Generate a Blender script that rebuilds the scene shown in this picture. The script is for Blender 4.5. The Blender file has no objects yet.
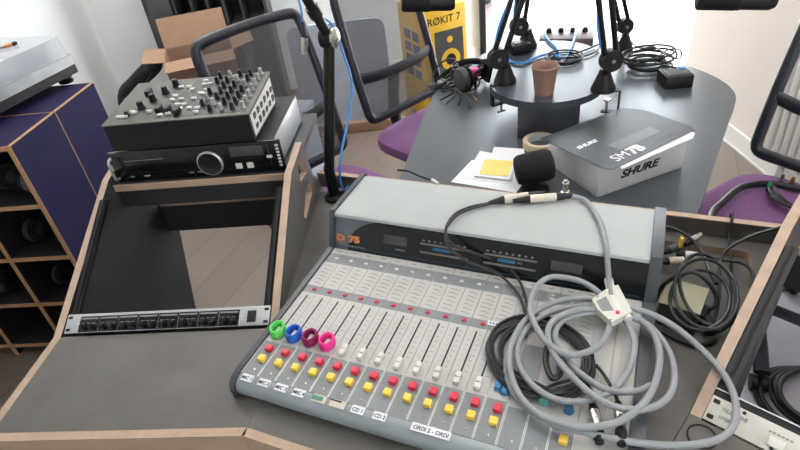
import bpy, bmesh, math, random
import numpy as np
from mathutils import Vector, Matrix
random.seed(7)
S = bpy.context.scene
COL = S.collection
PI = math.pi
R = math.radians

# ------------------------------------------------------------------ camera
CAM_H = 1.61
PITCH, ROLL, FPX = 0.61281, -0.1365975, 565.744
_f = Vector((0, math.cos(PITCH), -math.sin(PITCH)))
_r0 = Vector((1, 0, 0)); _u0 = _r0.cross(_f)
_r = math.cos(ROLL)*_r0 + math.sin(ROLL)*_u0
_u = math.cos(ROLL)*_u0 - math.sin(ROLL)*_r0
cd = bpy.data.cameras.new('camera'); cam = bpy.data.objects.new('camera', cd); COL.objects.link(cam)
cam.matrix_world = Matrix(((_r.x, _u.x, -_f.x, 0), (_r.y, _u.y, -_f.y, 0), (_r.z, _u.z, -_f.z, CAM_H), (0, 0, 0, 1)))
cd.sensor_width = 36; cd.lens = FPX/800*36; cd.clip_start = 0.02
S.camera = cam

def at(px, py, z):
    "point of the place at height z that was surveyed at this spot of the photograph"
    d = _f + _r*((px-400)/FPX) - _u*((py-225)/FPX)
    t = (z-CAM_H)/d.z
    return Vector((d.x*t, d.y*t, z))
def trail(pts, z=None):
    return [at(p[0], p[1], p[2] if len(p) > 2 else z) for p in pts]

# ------------------------------------------------------------------ materials
def lin(c):
    c = c/255.0
    return c/12.92 if c <= 0.04045 else ((c+0.055)/1.055)**2.4
def rgb(r, g, b): return (lin(r), lin(g), lin(b), 1)
MATS = {}
def mat(name, c, rough=0.6, metal=0.0, var=0.08, scale=12.0, stretch=(1, 1, 1), bump=0.0, coat=0.0, spec=0.5):
    if name in MATS: return MATS[name]
    m = bpy.data.materials.new(name); m.use_nodes = True
    nt = m.node_tree; b = nt.nodes['Principled BSDF']
    b.inputs['Roughness'].default_value = rough; b.inputs['Metallic'].default_value = metal
    b.inputs['Coat Weight'].default_value = coat; b.inputs['Specular IOR Level'].default_value = spec
    col = rgb(*c)
    tc = nt.nodes.new('ShaderNodeTexCoord'); mp = nt.nodes.new('ShaderNodeMapping'); mp.inputs['Scale'].default_value = stretch
    nz = nt.nodes.new('ShaderNodeTexNoise'); nz.inputs['Scale'].default_value = scale; nz.inputs['Detail'].default_value = 4
    rp = nt.nodes.new('ShaderNodeValToRGB')
    lo = tuple(x*(1-var*1.6) for x in col[:3])+(1,); hi = tuple(min(1, x*(1+var*1.6)) for x in col[:3])+(1,)
    rp.color_ramp.elements[0].position = .3; rp.color_ramp.elements[0].color = lo
    rp.color_ramp.elements[1].position = .7; rp.color_ramp.elements[1].color = hi
    L = nt.links
    L.new(tc.outputs['Object'], mp.inputs[0]); L.new(mp.outputs[0], nz.inputs['Vector']); L.new(nz.outputs['Fac'], rp.inputs[0]); L.new(rp.outputs[0], b.inputs['Base Color'])
    if bump:
        bp = nt.nodes.new('ShaderNodeBump'); bp.inputs['Strength'].default_value = bump; bp.inputs['Distance'].default_value = .004
        L.new(nz.outputs['Fac'], bp.inputs['Height']); L.new(bp.outputs[0], b.inputs['Normal'])
    MATS[name] = m
    return m
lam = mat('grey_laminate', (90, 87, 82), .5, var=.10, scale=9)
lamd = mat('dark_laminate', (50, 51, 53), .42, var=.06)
lamt = mat('table_laminate', (74, 80, 86), .28, var=.04, scale=6)
lamd2 = mat('podium_laminate', (58, 62, 70), .35, var=.05)
def ply_mat(name, c1, c2, axis, n):
    m = bpy.data.materials.new(name); m.use_nodes = True; nt = m.node_tree; b = nt.nodes['Principled BSDF']; L = nt.links
    b.inputs['Roughness'].default_value = .6
    tc = nt.nodes.new('ShaderNodeTexCoord'); w = nt.nodes.new('ShaderNodeTexWave'); w.bands_direction = axis
    w.inputs['Scale'].default_value = n; w.inputs['Distortion'].default_value = 1.2; w.inputs['Detail'].default_value = 2; w.inputs['Detail Scale'].default_value = 1.0
    nz = nt.nodes.new('ShaderNodeTexNoise'); nz.inputs['Scale'].default_value = 25
    rp = nt.nodes.new('ShaderNodeValToRGB'); rp.color_ramp.elements[0].color = rgb(*c1); rp.color_ramp.elements[1].color = rgb(*c2)
    mx = nt.nodes.new('ShaderNodeMix'); mx.data_type = 'FLOAT'; mx.inputs[0].default_value = .45
    L.new(tc.outputs['Object'], w.inputs[0]); L.new(tc.outputs['Object'], nz.inputs['Vector'])
    L.new(w.outputs['Fac'], mx.inputs[2]); L.new(nz.outputs['Fac'], mx.inputs[3]); L.new(mx.outputs[0], rp.inputs[0]); L.new(rp.outputs[0], b.inputs['Base Color'])
    return m
ply = ply_mat('plywood_edge', (158, 132, 110), (192, 166, 144), 'Z', 60)
plys = mat('plywood_side_edge', (176, 152, 132), .6, var=.07, scale=30)
plyc = mat('cabinet_plywood_edge', (168, 128, 90), .6, var=.08, scale=30)
plyold = ply_mat('cabinet_plywood_edge', (150, 112, 76), (178, 138, 98), 'X', 30)
blk = mat('black_plastic', (22, 22, 24), .5, spec=.35)
blk2 = mat('satin_black_metal', (20, 20, 22), .35, .3)
blkface = mat('black_glass_face', (16, 18, 21), .22, var=.03)
rub = mat('black_cable_rubber', (27, 28, 30), .5)
greycab = mat('grey_cable_rubber', (138, 141, 143), .5, var=.04)
cream = mat('beige_plastic', (198, 188, 172), .45, var=.04)
white = mat('white_plastic', (208, 203, 195), .45, var=.03)
paper = mat('white_paper', (222, 222, 226), .8, var=.02)
yel_note = mat('yellow_note', (226, 206, 120), .8, var=.02)
silver = mat('brushed_silver', (188, 190, 192), .38, .75, var=.06, stretch=(1, 30, 30))
nickel = mat('nickel', (190, 188, 182), .25, .9)
alu = mat('grey_painted_aluminium', (150, 157, 160), .45, .2, var=.03)
lidm = mat('pale_grey_paint', (166, 170, 168), .5, var=.02)
capm = mat('slate_grey_paint', (62, 66, 70), .42, var=.05)
stripm = mat('strip_light_grey', (180, 178, 174), .55, var=.03)
bandm = mat('strip_mid_grey', (124, 128, 130), .55, var=.03)
ink = mat('printed_grey_ink', (128, 128, 126), .7)
inkd = mat('black_ink', (24, 24, 26), .7)
linew = mat('white_line_ink', (222, 222, 218), .6)
red = mat('red_button', (206, 36, 62), .35, var=.03)
red2 = mat('small_red_button', (196, 36, 66), .35, var=.03)
yelb = mat('yellow_button', (236, 196, 70), .35, var=.03)
blueb = mat('blue_button', (46, 112, 160), .35)
teal = mat('teal_knob', (110, 184, 180), .35)
pinkm = mat('hot_pink_foam', (246, 50, 148), .6)
greenm = mat('green_foam', (92, 208, 92), .6)
bluem = mat('blue_foam', (30, 92, 190), .6)
maroonm = mat('maroon_foam', (140, 16, 84), .6)
orange = mat('orange_print', (196, 124, 66), .6)
bluelcd = mat('blue_meter_print', (32, 98, 132), .5)
metergrey = mat('meter_bar_print', (112, 104, 98), .5)
purplecab = mat('purple_blue_paint', (26, 22, 60), .65, spec=.2, var=.06)
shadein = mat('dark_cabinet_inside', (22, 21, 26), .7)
plum = mat('plum_fabric', (122, 80, 124), .9, var=.12, scale=180, bump=.15)
navy = mat('navy_black_plastic', (27, 31, 42), .42, var=.05)
cardb = mat('brown_cardboard', (144, 115, 95), .8, var=.05)
cardin = mat('cardboard_inside', (150, 119, 96), .8, var=.04)
yelbox = mat('yellow_carton', (222, 176, 40), .55, var=.03)
boxgrey = mat('carton_dark_print', (66, 66, 66), .55)
boxblue = mat('carton_blue_grey_print', (72, 84, 108), .6)
clay = mat('brown_ribbed_cup', (148, 116, 100), .7, var=.06)
foam = mat('black_foam', (17, 18, 20), .95, var=.2, scale=300, bump=.3)
tape = mat('masking_tape', (206, 184, 152), .7)
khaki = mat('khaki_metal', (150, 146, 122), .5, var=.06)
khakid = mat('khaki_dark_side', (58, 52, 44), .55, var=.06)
bluecab = mat('blue_cable_rubber', (58, 132, 200), .45, var=.03)
booklet = mat('booklet_dark_print', (44, 47, 50), .42, var=.25, scale=9)
booklet2 = mat('booklet_black_print', (28, 31, 36), .35, var=.08)
boxwhite = mat('white_carton', (206, 206, 206), .6, var=.02)
bookgrey = mat('booklet_photo_grey', (78, 80, 82), .4)
wallw = mat('white_wall_paint', (226, 228, 228), .9, var=.01, scale=2)
wallc = mat('cream_wall_paint', (220, 211, 203), .9, var=.01, scale=2)
whitetrim = mat('white_gloss_trim', (230, 228, 224), .45, var=.01)
hyb = mat('telephone_panel_beige', (196, 194, 182), .5, var=.03)
padm = mat('grey_screen_fabric', (164, 172, 186), .9, var=.04)
darkshelf = mat('charcoal_shelving', (58, 60, 60), .6, var=.06)
green = mat('green_plug', (40, 150, 96), .5)
gold = mat('brass_plug', (190, 140, 70), .3, .9)
terr = mat('pale_terrace_paving', (226, 220, 210), .9, var=.04)
sheen = mat('turntable_silver', (150, 152, 154), .35, .5)

def alpha_mat(name, c, opacity, rough):
    m = bpy.data.materials.new(name); m.use_nodes = True; nt = m.node_tree; L = nt.links
    b = nt.nodes['Principled BSDF']; b.inputs['Base Color'].default_value = rgb(*c); b.inputs['Roughness'].default_value = rough
    t = nt.nodes.new('ShaderNodeBsdfTransparent'); mx = nt.nodes.new('ShaderNodeMixShader'); mx.inputs[0].default_value = opacity
    L.new(t.outputs[0], mx.inputs[1]); L.new(b.outputs[0], mx.inputs[2]); L.new(mx.outputs[0], nt.nodes['Material Output'].inputs['Surface'])
    return m
meshfab = alpha_mat('grey_chair_mesh', (86, 84, 88), .70, .8)
meshfab2 = alpha_mat('thin_chair_mesh', (150, 146, 142), .45, .8)
glass = alpha_mat('window_glass', (235, 240, 245), .06, .05)
acryl = alpha_mat('clear_smoked_acrylic', (172, 178, 186), .55, .08)

def floor_surface():
    m = bpy.data.materials.new('pale_wood_planks'); m.use_nodes = True; nt = m.node_tree; L = nt.links; b = nt.nodes['Principled BSDF']
    b.inputs['Roughness'].default_value = .42
    tc = nt.nodes.new('ShaderNodeTexCoord'); mp = nt.nodes.new('ShaderNodeMapping'); mp.inputs['Rotation'].default_value = (0, 0, R(-65))
    br = nt.nodes.new('ShaderNodeTexBrick'); br.inputs['Scale'].default_value = 1; br.inputs['Brick Width'].default_value = 1.3; br.inputs['Row Height'].default_value = .19
    br.inputs['Mortar Size'].default_value = .0022; br.inputs['Color1'].default_value = rgb(122, 109, 99); br.inputs['Color2'].default_value = rgb(132, 118, 107); br.inputs['Mortar'].default_value = rgb(100, 88, 80)
    m2 = nt.nodes.new('ShaderNodeMapping'); m2.inputs['Scale'].default_value = (2, 28, 1)
    nz = nt.nodes.new('ShaderNodeTexNoise'); nz.inputs['Scale'].default_value = 1.5; nz.inputs['Detail'].default_value = 5
    mx = nt.nodes.new('ShaderNodeMix'); mx.data_type = 'RGBA'; mx.blend_type = 'MULTIPLY'; mx.inputs[0].default_value = .5
    rp = nt.nodes.new('ShaderNodeValToRGB'); rp.color_ramp.elements[0].color = (.62, .6, .58, 1); rp.color_ramp.elements[1].color = (1, 1, 1, 1)
    L.new(tc.outputs['Object'], mp.inputs[0]); L.new(mp.outputs[0], br.inputs[0]); L.new(mp.outputs[0], m2.inputs[0]); L.new(m2.outputs[0], nz.inputs['Vector'])
    L.new(nz.outputs['Fac'], rp.inputs[0]); L.new(br.outputs['Color'], mx.inputs[6]); L.new(rp.outputs[0], mx.inputs[7]); L.new(mx.outputs[2], b.inputs['Base Color'])
    return m
floorm = floor_surface()

# ------------------------------------------------------------------ mesh builder
class MB:
    def __init__(s): s.v = []; s.f = []; s.m = []; s.s = []
    def add(s, vs, fs, mi=0, smooth=False, M=None):
        o = len(s.v)
        for p in vs:
            p = Vector(p); s.v.append(tuple(M @ p) if M is not None else tuple(p))
        for k, f in enumerate(fs):
            s.f.append([i+o for i in f]); s.m.append(mi[k] if isinstance(mi, list) else mi); s.s.append(smooth)
        return s
    def box(s, x0, x1, y0, y1, z0, z1, mi=0, M=None):
        vs = [(x0, y0, z0), (x1, y0, z0), (x1, y1, z0), (x0, y1, z0), (x0, y0, z1), (x1, y0, z1), (x1, y1, z1), (x0, y1, z1)]
        return s.add(vs, [(0, 3, 2, 1), (4, 5, 6, 7), (0, 1, 5, 4), (1, 2, 6, 5), (2, 3, 7, 6), (3, 0, 4, 7)], mi, False, M)
    def rbox(s, x0, x1, y0, y1, z0, z1, r=.003, mi=0, M=None, seg=2):
        bm = bmesh.new(); bmesh.ops.create_cube(bm, size=1)
        for v in bm.verts: v.co = Vector(((x0+x1)/2+v.co.x*(x1-x0), (y0+y1)/2+v.co.y*(y1-y0), (z0+z1)/2+v.co.z*(z1-z0)))
        bmesh.ops.bevel(bm, geom=bm.edges[:], offset=r, segments=seg, profile=.5, affect='EDGES')
        bm.verts.index_update()
        s.add([v.co for v in bm.verts], [[v.index for v in f.verts] for f in bm.faces], mi, True, M); bm.free(); return s
    def prism(s, poly, z0, z1, mi=0, side=None, M=None):
        n = len(poly); vs = [(p[0], p[1], z0) for p in poly]+[(p[0], p[1], z1) for p in poly]
        a = sum(poly[i][0]*poly[(i+1) % n][1]-poly[(i+1) % n][0]*poly[i][1] for i in range(n))
        idx = list(range(n)) if a > 0 else list(range(n-1, -1, -1))
        fs = [tuple(reversed(idx)), tuple(i+n for i in idx)]; ms = [mi, mi]
        for k in range(n):
            i, j = idx[k], idx[(k+1) % n]; fs.append((i, j, j+n, i+n)); ms.append(mi if side is None else side)
        return s.add(vs, fs, ms, False, M)
    def lathe(s, prof, n=24, mi=0, M=None, cap=True):
        vs = []; fs = []
        for r, z in prof:
            for k in range(n): a = 2*PI*k/n; vs.append((r*math.cos(a), r*math.sin(a), z))
        for i in range(len(prof)-1):
            for k in range(n): k2 = (k+1) % n; fs.append((i*n+k, i*n+k2, (i+1)*n+k2, (i+1)*n+k))
        if cap:
            fs.append(tuple(range(n-1, -1, -1))); fs.append(tuple((len(prof)-1)*n+k for k in range(n)))
        return s.add(vs, fs, mi, True, M)
    def cyl(s, p0, p1, r0, r1=None, n=14, mi=0, prof=None):
        p0 = Vector(p0); p1 = Vector(p1); d = p1-p0; L = d.length
        M = Matrix.Translation(p0) @ d.to_track_quat('Z', 'Y').to_matrix().to_4x4()
        if prof: return s.lathe([(r, z*L) for r, z in prof], n, mi, M)
        return s.lathe([(r0, 0), (r0 if r1 is None else r1, L)], n, mi, M)
    def tube(s, pts, r, n=8, mi=0, closed=False, sub=6, flat=None):
        P = [Vector(p) for p in pts]
        if sub > 1 and len(P) > 2:
            Q = []; N = len(P); rng = N if closed else N-1
            for i in range(rng):
                a = P[(i-1) % N] if closed or i > 0 else P[0]*2-P[1]
                b = P[i]; c = P[(i+1) % N]
                d = P[(i+2) % N] if closed or i+2 < N else P[-1]*2-P[-2]
                for k in range(sub):
                    t = k/sub; Q.append(.5*((2*b)+(c-a)*t+(2*a-5*b+4*c-d)*t*t+(3*b-a-3*c+d)*t**3))
            if not closed: Q.append(P[-1])
            P = Q
        N = len(P); vs = []; fs = []
        tan = []
        for i in range(N):
            a = P[(i-1) % N] if closed or i > 0 else P[i]; b = P[(i+1) % N] if closed or i < N-1 else P[i]
            t = b-a; tan.append(t.normalized() if t.length > 1e-9 else Vector((0, 0, 1)))
        up = Vector((0, 0, 1)) if abs(tan[0].z) < .9 else Vector((1, 0, 0))
        nrm = (up-tan[0]*up.dot(tan[0])).normalized()
        for i in range(N):
            nrm = (nrm-tan[i]*nrm.dot(tan[i]))
            nrm = nrm.normalized() if nrm.length > 1e-9 else tan[i].orthogonal().normalized()
            bi = tan[i].cross(nrm)
            for k in range(n):
                a = 2*PI*k/n
                if flat: vs.append(P[i]+nrm*(math.cos(a)*flat[0])+bi*(math.sin(a)*flat[1]))
                else: vs.append(P[i]+nrm*(math.cos(a)*r)+bi*(math.sin(a)*r))
        for i in range(N if closed else N-1):
            j = (i+1) % N
            for k in range(n): k2 = (k+1) % n; fs.append((i*n+k, i*n+k2, j*n+k2, j*n+k))
        if not closed: fs.append(tuple(range(n-1, -1, -1))); fs.append(tuple((N-1)*n+k for k in range(n)))
        return s.add(vs, fs, mi, True)
    def ball(s, c, r, sx=1, sy=1, sz=1, n=16, mi=0, M=None):
        prof = [(max(1e-4, r*math.sin(PI*i/10)), -r*math.cos(PI*i/10)) for i in range(11)]
        T = Matrix.Translation(Vector(c)) @ Matrix.Diagonal((sx, sy, sz, 1))
        return s.lathe(prof, n, mi, (M @ T) if M is not None else T)
    def text(s, body, size, M, mi=0, ext=.0003, align='LEFT', shear=0.0, bold=0.0):
        cu = bpy.data.curves.new('t', 'FONT'); cu.body = body; cu.size = size; cu.extrude = ext; cu.align_x = align; cu.shear = shear; cu.offset = bold; cu.resolution_u = 3
        o = bpy.data.objects.new('t', cu); COL.objects.link(o)
        dg = bpy.context.evaluated_depsgraph_get(); me = bpy.data.meshes.new_from_object(o.evaluated_get(dg))
        s.add([v.co.copy() for v in me.vertices], [list(p.vertices) for p in me.polygons], mi, False, M)
        bpy.data.objects.remove(o); bpy.data.curves.remove(cu); bpy.data.meshes.remove(me); return s
    def panel(s, outer, holes, t, M, face=0, edge=1):
        "flat board with cut-outs: outline in local xy, thickness 0..t along local z"
        cu = bpy.data.curves.new('p', 'CURVE'); cu.dimensions = '2D'; cu.fill_mode = 'BOTH'; cu.extrude = t/2
        for poly in [outer]+holes:
            sp = cu.splines.new('POLY'); sp.points.add(len(poly)-1); sp.use_cyclic_u = True
            for p, q in zip(sp.points, poly): p.co = (q[0], q[1], 0, 1)
        o = bpy.data.objects.new('p', cu); COL.objects.link(o)
        dg = bpy.context.evaluated_depsgraph_get(); me = bpy.data.meshes.new_from_object(o.evaluated_get(dg))
        T = M @ Matrix.Translation((0, 0, t/2))
        ms = [face if abs(p.normal.z) > .5 else edge for p in me.polygons]
        s.add([v.co.copy() for v in me.vertices], [list(p.vertices) for p in me.polygons], ms, False, T)
        bpy.data.objects.remove(o); bpy.data.curves.remove(cu); bpy.data.meshes.remove(me); return s
    def build(s, name, mats, parent=None, loc=None, rz=None, origin=False):
        if not isinstance(mats, (list, tuple)): mats = [mats]
        vs = s.v; off = None
        if origin:
            c = Vector((0, 0, 0))
            for p in vs: c += Vector(p)
            c /= len(vs); c.z = min(p[2] for p in vs); off = c
            vs = [tuple(Vector(p)-c) for p in vs]
        me = bpy.data.meshes.new(name); me.from_pydata(vs, [], s.f)
        for m in mats: me.materials.append(m)
        me.polygons.foreach_set('material_index', s.m); me.polygons.foreach_set('use_smooth', s.s)
        bm = bmesh.new(); bm.from_mesh(me); bmesh.ops.remove_doubles(bm, verts=bm.verts, dist=1e-6); bmesh.ops.recalc_face_normals(bm, faces=bm.faces); bm.to_mesh(me); bm.free()
        try: me.set_sharp_from_angle(angle=R(38))
        except Exception: pass
        o = bpy.data.objects.new(name, me); COL.objects.link(o)
        if parent is not None: o.parent = parent
        if off is not None: o.location = off
        if loc is not None: o.location = loc
        if rz is not None: o.rotation_euler = (0, 0, rz)
        return o
def thing(name, label, cat, loc=(0, 0, 0), rz=0.0, group=None):
    o = bpy.data.objects.new(name, None); o.empty_display_size = .05; COL.objects.link(o)
    o.location = loc; o.rotation_euler = (0, 0, rz); o['label'] = label; o['category'] = cat
    if group: o['group'] = group
    return o
def tag(o, label, cat, group=None):
    o['label'] = label; o['category'] = cat
    if group: o['group'] = group
    return o
def struct(o): o['kind'] = 'structure'; return o
def frame(loc, rz): return Matrix.Translation(Vector(loc)) @ Matrix.Rotation(rz, 4, 'Z')
def dup(root, loc, rz, label):
    r = root.copy(); COL.objects.link(r); r.location = loc; r.rotation_euler = (0, 0, rz); r['label'] = label
    for ch in list(root.children):
        c = ch.copy(); COL.objects.link(c); c.parent = r
        for g in ch.children:
            d = g.copy(); COL.objects.link(d); d.parent = c
    return r

# frames of the three desk sections
AZL, AZM, AZR = R(-7.5), R(-27), R(-47.3)
LW = frame((-.8475, .7236, 0), AZL)
MD = frame((-.326, .655, 0), AZM)
RW = frame((.258, .392, 0), AZR)
DESK = .75

# ------------------------------------------------------------------ the room
XL, XR = -1.95, 1.84
def wall_box(name, x0, x1, y0, y1, z0, z1, m): return struct(MB().box(x0, x1, y0, y1, z0, z1).build(name, m))
wall_box('floor', XL-.1, XR+.12, -1.7, 4.62, -.05, 0, floorm)
wall_box('wall_left', XL-.1, XL, -1.7, 4.40, 0, 2.7, wallw)
o = MB().prism([(XL-.1, 4.25), (.83, 4.47), (.83, 4.59), (XL-.1, 4.40)], 0, 2.7).build('wall_back', wallw); struct(o)
wall_box('wall_right', XR, XR+.12, -1.7, 3.2, 0, 2.7, wallc)
o = MB().box(.83, XR+.12, 4.47, 4.6, 2.3, 2.7).box(XR, XR+.12, 3.2, 4.6, 2.3, 2.7).build('wall_lintel', wallw); struct(o)
wall_box('ceiling', XL-.1, XR+.12, -1.7, 4.62, 2.7, 2.75, wallw)
# unseen wall behind the camera, its added window opening sized for fill light
WX0, WX1 = .6, 1.45
b = MB(); b.box(XL-.1, XR+.12, -1.8, -1.7, 0, .9); b.box(XL-.1, XR+.12, -1.8, -1.7, 2.4, 2.7); b.box(XL-.1, WX0, -1.8, -1.7, .9, 2.4); b.box(WX1, XR+.12, -1.8, -1.7, .9, 2.4)
struct(b.build('wall_front', wallw))
b = MB().box(XR-.014, XR, -1.7, 3.2, 0, .1).box(XR-.018, XR, -1.7, 3.2, .0, .012)
struct(b.build('baseboard_right', whitetrim))
b = MB().prism([(XL, 4.24), (.82, 4.455), (.82, 4.47), (XL, 4.255)], 0, .09); struct(b.build('baseboard_back', whitetrim))
b = MB().box(.83, .87, 4.42, 4.60, 0, 2.3).box(.87, 1.76, 4.5, 4.58, 2.24, 2.3); struct(b.build('trim_1', blk))
# glazed opening: door leaf in the back wall and window in the right wall
win = MB().box(XR+.02, XR+.1, 3.2, 3.26, 0, 2.3).box(XR+.02, XR+.1, 3.9, 3.96, 0, 2.3).box(XR+.02, XR+.1, 3.26, 4.5, 0, .06).box(XR+.0, XR+.12, 4.5, 4.6, 0, 2.3).build('window_1', whitetrim); struct(win)
pn = MB().box(XR+.055, XR+.065, 3.26, 4.5, .06, 2.3).build('pane', glass, win)
b = MB().box(WX0, WX1, -1.77, -1.73, .9, .96).box(WX0, WX1, -1.77, -1.73, 2.34, 2.4).box(WX0, WX0+.06, -1.77, -1.73, .96, 2.34).box(WX1-.06, WX1, -1.77, -1.73, .96, 2.34)
fill_win = struct(b.build('fill_window', whitetrim)); MB().box(WX0+.06, WX1-.06, -1.755, -1.745, .96, 2.34).build('pane', glass, fill_win)  # added unseen window, placed to feed fill light to the desk
struct(MB().box(-14, 16, 4.62, 18, -.06, -.01).box(XR+.12, 16, -3, 4.62, -.06, -.01).build('terrace', terr))

struct(MB().box(.78, 1.42, 4.60, 6.6, -.009, -.004).build('floor_beyond', mat('shaded_floor_tone', (74, 62, 56), .6, var=.1, scale=3)))  # pale floor out of the glare, its shade put into a dark colour
wb = thing('waste_bin', 'dark bin standing beyond the black door post at the top of the picture', 'bin', (1.13, 6.15, -.003))
MB().lathe([(.13, 0), (.15, .02), (.17, .40), (.165, .41), (.15, .40), (.13, .03)], 24, cap=True).build('body', blk, wb)
# radiator on the right wall, seen through the right chair
rad = thing('radiator', 'white ribbed radiator low on the cream wall, seen through the chair back', 'radiator', (XR-.06, 2.0, .16))
b = MB()
for k in range(11): b.rbox(-.03, .03, -.28+k*.05, -.242+k*.05, 0, .55, .012)
b.build('ribs', whitetrim, rad)
MB().rbox(-.02, .02, -.29, .27, .5, .53, .006).rbox(-.02, .02, -.29, .27, .02, .05, .006).build('header_pipe', whitetrim, rad)
for y in (-.2, .15): MB().box(-.02, .02, y, y+.03, -.16, .02).build('foot', whitetrim, rad)
MB().box(.03, .06, -.2, -.17, .1, .45).box(.03, .06, .15, .18, .1, .45).build('wall_bracket', whitetrim, rad)

# ------------------------------------------------------------------ desks
SIDE = [(0, 0), (0, DESK), (.245, DESK), (.59, .938), (.735, .950), (.768, .83), (.845, .74), (.855, .62), (.765, .36), (.72, 0)]
SIDEL = [(0, 0), (0, DESK), (.245, DESK), (.635, .932), (.735, .950)]+SIDE[5:]
def low(side): return [(0, 0), (0, DESK-.0185), (.248, DESK-.0185), (.248, DESK+.0015)]+side[3:]
CUT1 = [(.655, .925), (.705, .93), (.722, .865), (.645, .88)]
CUT2 = [(.60, .80), (.68, .843), (.728, .834), (.722, .80), (.615, .782)]
# panel axes: local x -> v, local y -> z, local z -> u
PX = Matrix(((0, 0, 1, 0), (1, 0, 0, 0), (0, 1, 0, 0), (0, 0, 0, 1)))
def shift_u(u): return Matrix.Translation((u, 0, 0)) @ PX
W = .526
SL = math.atan2(.935-DESK, .59-.245)
def rack_desk(name, label, loc, rz, wedge, shelf):
    t = thing(name, label, 'desk', loc, rz)
    if shelf:
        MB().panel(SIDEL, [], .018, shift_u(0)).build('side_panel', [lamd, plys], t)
        MB().panel(low(SIDE), [CUT1, CUT2], .018, shift_u(W-.018)).build('side_panel', [lam, plys], t)  # lighter laminate stands for window light on this panel's outer face
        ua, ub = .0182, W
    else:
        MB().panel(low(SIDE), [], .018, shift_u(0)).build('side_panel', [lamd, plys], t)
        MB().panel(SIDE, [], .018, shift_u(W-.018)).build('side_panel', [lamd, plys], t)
        ua, ub = 0, W-.0182
    # worktop between the sides and the wedge that closes the corner to the middle desk
    b = MB().prism([(ua, 0), (ub, 0), (ub, .2475), (ua, .2475)], DESK-.018, DESK, 0, 1)
    b.build('worktop', [lam, ply], t)
    if wedge > 0: MB().prism([(W, 0), (W+.137, .80), (W, .80)], DESK-.018, DESK, 0, 1).build('corner_infill', [lam, ply], t)
    MB().box(.0, W, -.018, -.0005, DESK-.052, DESK).build('front_edge', ply, t)
    for u0 in (.0185, W-.0185-.022):
        b = MB(); M = Matrix.Translation((u0, .250, DESK-.004)) @ Matrix.Rotation(SL, 4, 'X')
        b.box(0, .022, 0, .36, -.012, -.004, 0, M).box(.008, .014, 0, .36, -.004, -.001, 1, M)
        b.build('rack_rail', [blk2, inkd], t)
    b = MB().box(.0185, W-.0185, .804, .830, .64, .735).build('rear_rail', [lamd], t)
    MB().box(.0185, W-.0185, .802, .831, .7352, .744).build('rear_rail_edge', ply, t)
    if shelf:
        MB().box(.0185, W-.0185, .645, 1.02, .888, .905).build('shelf', lamd, t)
        MB().box(.0185, W-.0185, .640, .6448, .892, .9105).build('shelf_edge', ply, t)
        MB().box(.0185, W-.0185, .66, .676, .83, .888).build('shelf_apron', lamd, t)
    return t
ld = rack_desk('rack_desk', 'left wing of the grey studio desk with empty sloping rack bay and plywood edges', (-.8475, .7236, 0), AZL, 1, True)
rd = rack_desk('rack_desk', 'right wing of the grey studio desk with sloping rack bay holding the telephone unit', (.258, .392, 0), AZR, -1, False)

md = thing('studio_desk', 'middle section of the grey studio desk carrying the mixing console', 'desk', (-.326, .655, 0), AZM)
def rcorner(cx, cy, r, a0, a1, n=5): return [(cx+r*math.cos(R(a0+(a1-a0)*k/n)), cy+r*math.sin(R(a0+(a1-a0)*k/n))) for k in range(n+1)]
hole = [(.66, .585), (.80, .585)]+[(.845, .63)]+rcorner(.822, .722, .023, 0, 90)+[(.66, .745)]
outer = [(0.001, 0), (.6275, 0), (.921, .80), (-.137, .80)]
MB().panel(outer, [hole], .018, Matrix.Translation((0, 0, DESK-.018))).build('worktop', [lam, ply], md)
MB().box(.65, .86, .57, .76, DESK-.03, DESK-.018).build('cable_tray', lam, md)
MB().box(0, .627, -.018, -.0005, DESK-.052, DESK).build('front_edge', ply, md)
MB().box(-.285, .91, .784, .799, DESK+.0005, DESK+.044).build('upstand', lam, md)
MB().box(-.285, .91, .783, .80, DESK+.044, DESK+.047).build('upstand_edge', ply, md)
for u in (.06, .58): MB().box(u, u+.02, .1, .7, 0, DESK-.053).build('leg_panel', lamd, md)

# ------------------------------------------------------------------ mixing console
CW = .722
con = thing('mixing_console', 'wide grey radio mixing console with faders, red and yellow buttons and pale lid', 'mixing console', MD @ Vector((-.0655, .0445, DESK)), AZM)
YB, YF = .42, .031           # panel top and bottom (local y)
ZB, ZF = .050, .0445
def pz(y): return ZF+(ZB-ZF)*(y-YF)/(YB-YF)
YX = Matrix(((0, 0, 1, 0), (1, 0, 0, 0), (0, 1, 0, 0), (0, 0, 0, 1)))
prof_base = [(.014, .004), (.6, .004), (.6, .03), (YB, pz(YB)-.004), (YF, pz(YF)-.004), (.02, .03)]
MB().prism(prof_base, .012, .700, 0, M=YX).build('chassis', alu, con)
prof_rail = [(.014, .004), (.030, .004), (.034, .040), (YF+.0, pz(YF)), (.022, .0435), (.014, .039), (.0085, .031), (.006, .022), (.008, .011)]
MB().prism(prof_rail, .0121, .6999, 0, M=YX).build('front_rail', alu, con)
prof_cap = [(.004, 0.001), (.628, 0.001), (.63, .136), (.625, .139), (.452, .139), (.447, .135), (.415, .056), (.03, .050), (.014, .045), (.006, .036), (.002, .022), (.005, .008)]
MB().prism(prof_cap, 0, .0118, 0, M=YX).build('end_cap', capm, con)
MB().prism(prof_cap, .7002, CW, 0, M=YX).build('end_cap', capm, con)
br_ = MB().prism([(YB+.001, .045), (.6, .03), (.622, .03), (.622, .124), (.455, .124), (.453, .1215)], .0121, .6999, 0, M=YX).build('meter_bridge', mat('bridge_blue_grey_paint', (96, 103, 110), .45, var=.03), con)
MB().prism([(.448, .1245), (.622, .1245), (.622, .130), (.619, .134), (.456, .134), (.450, .131)], .0121, .6999, 0, M=YX).build('lid', lidm, con)
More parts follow.
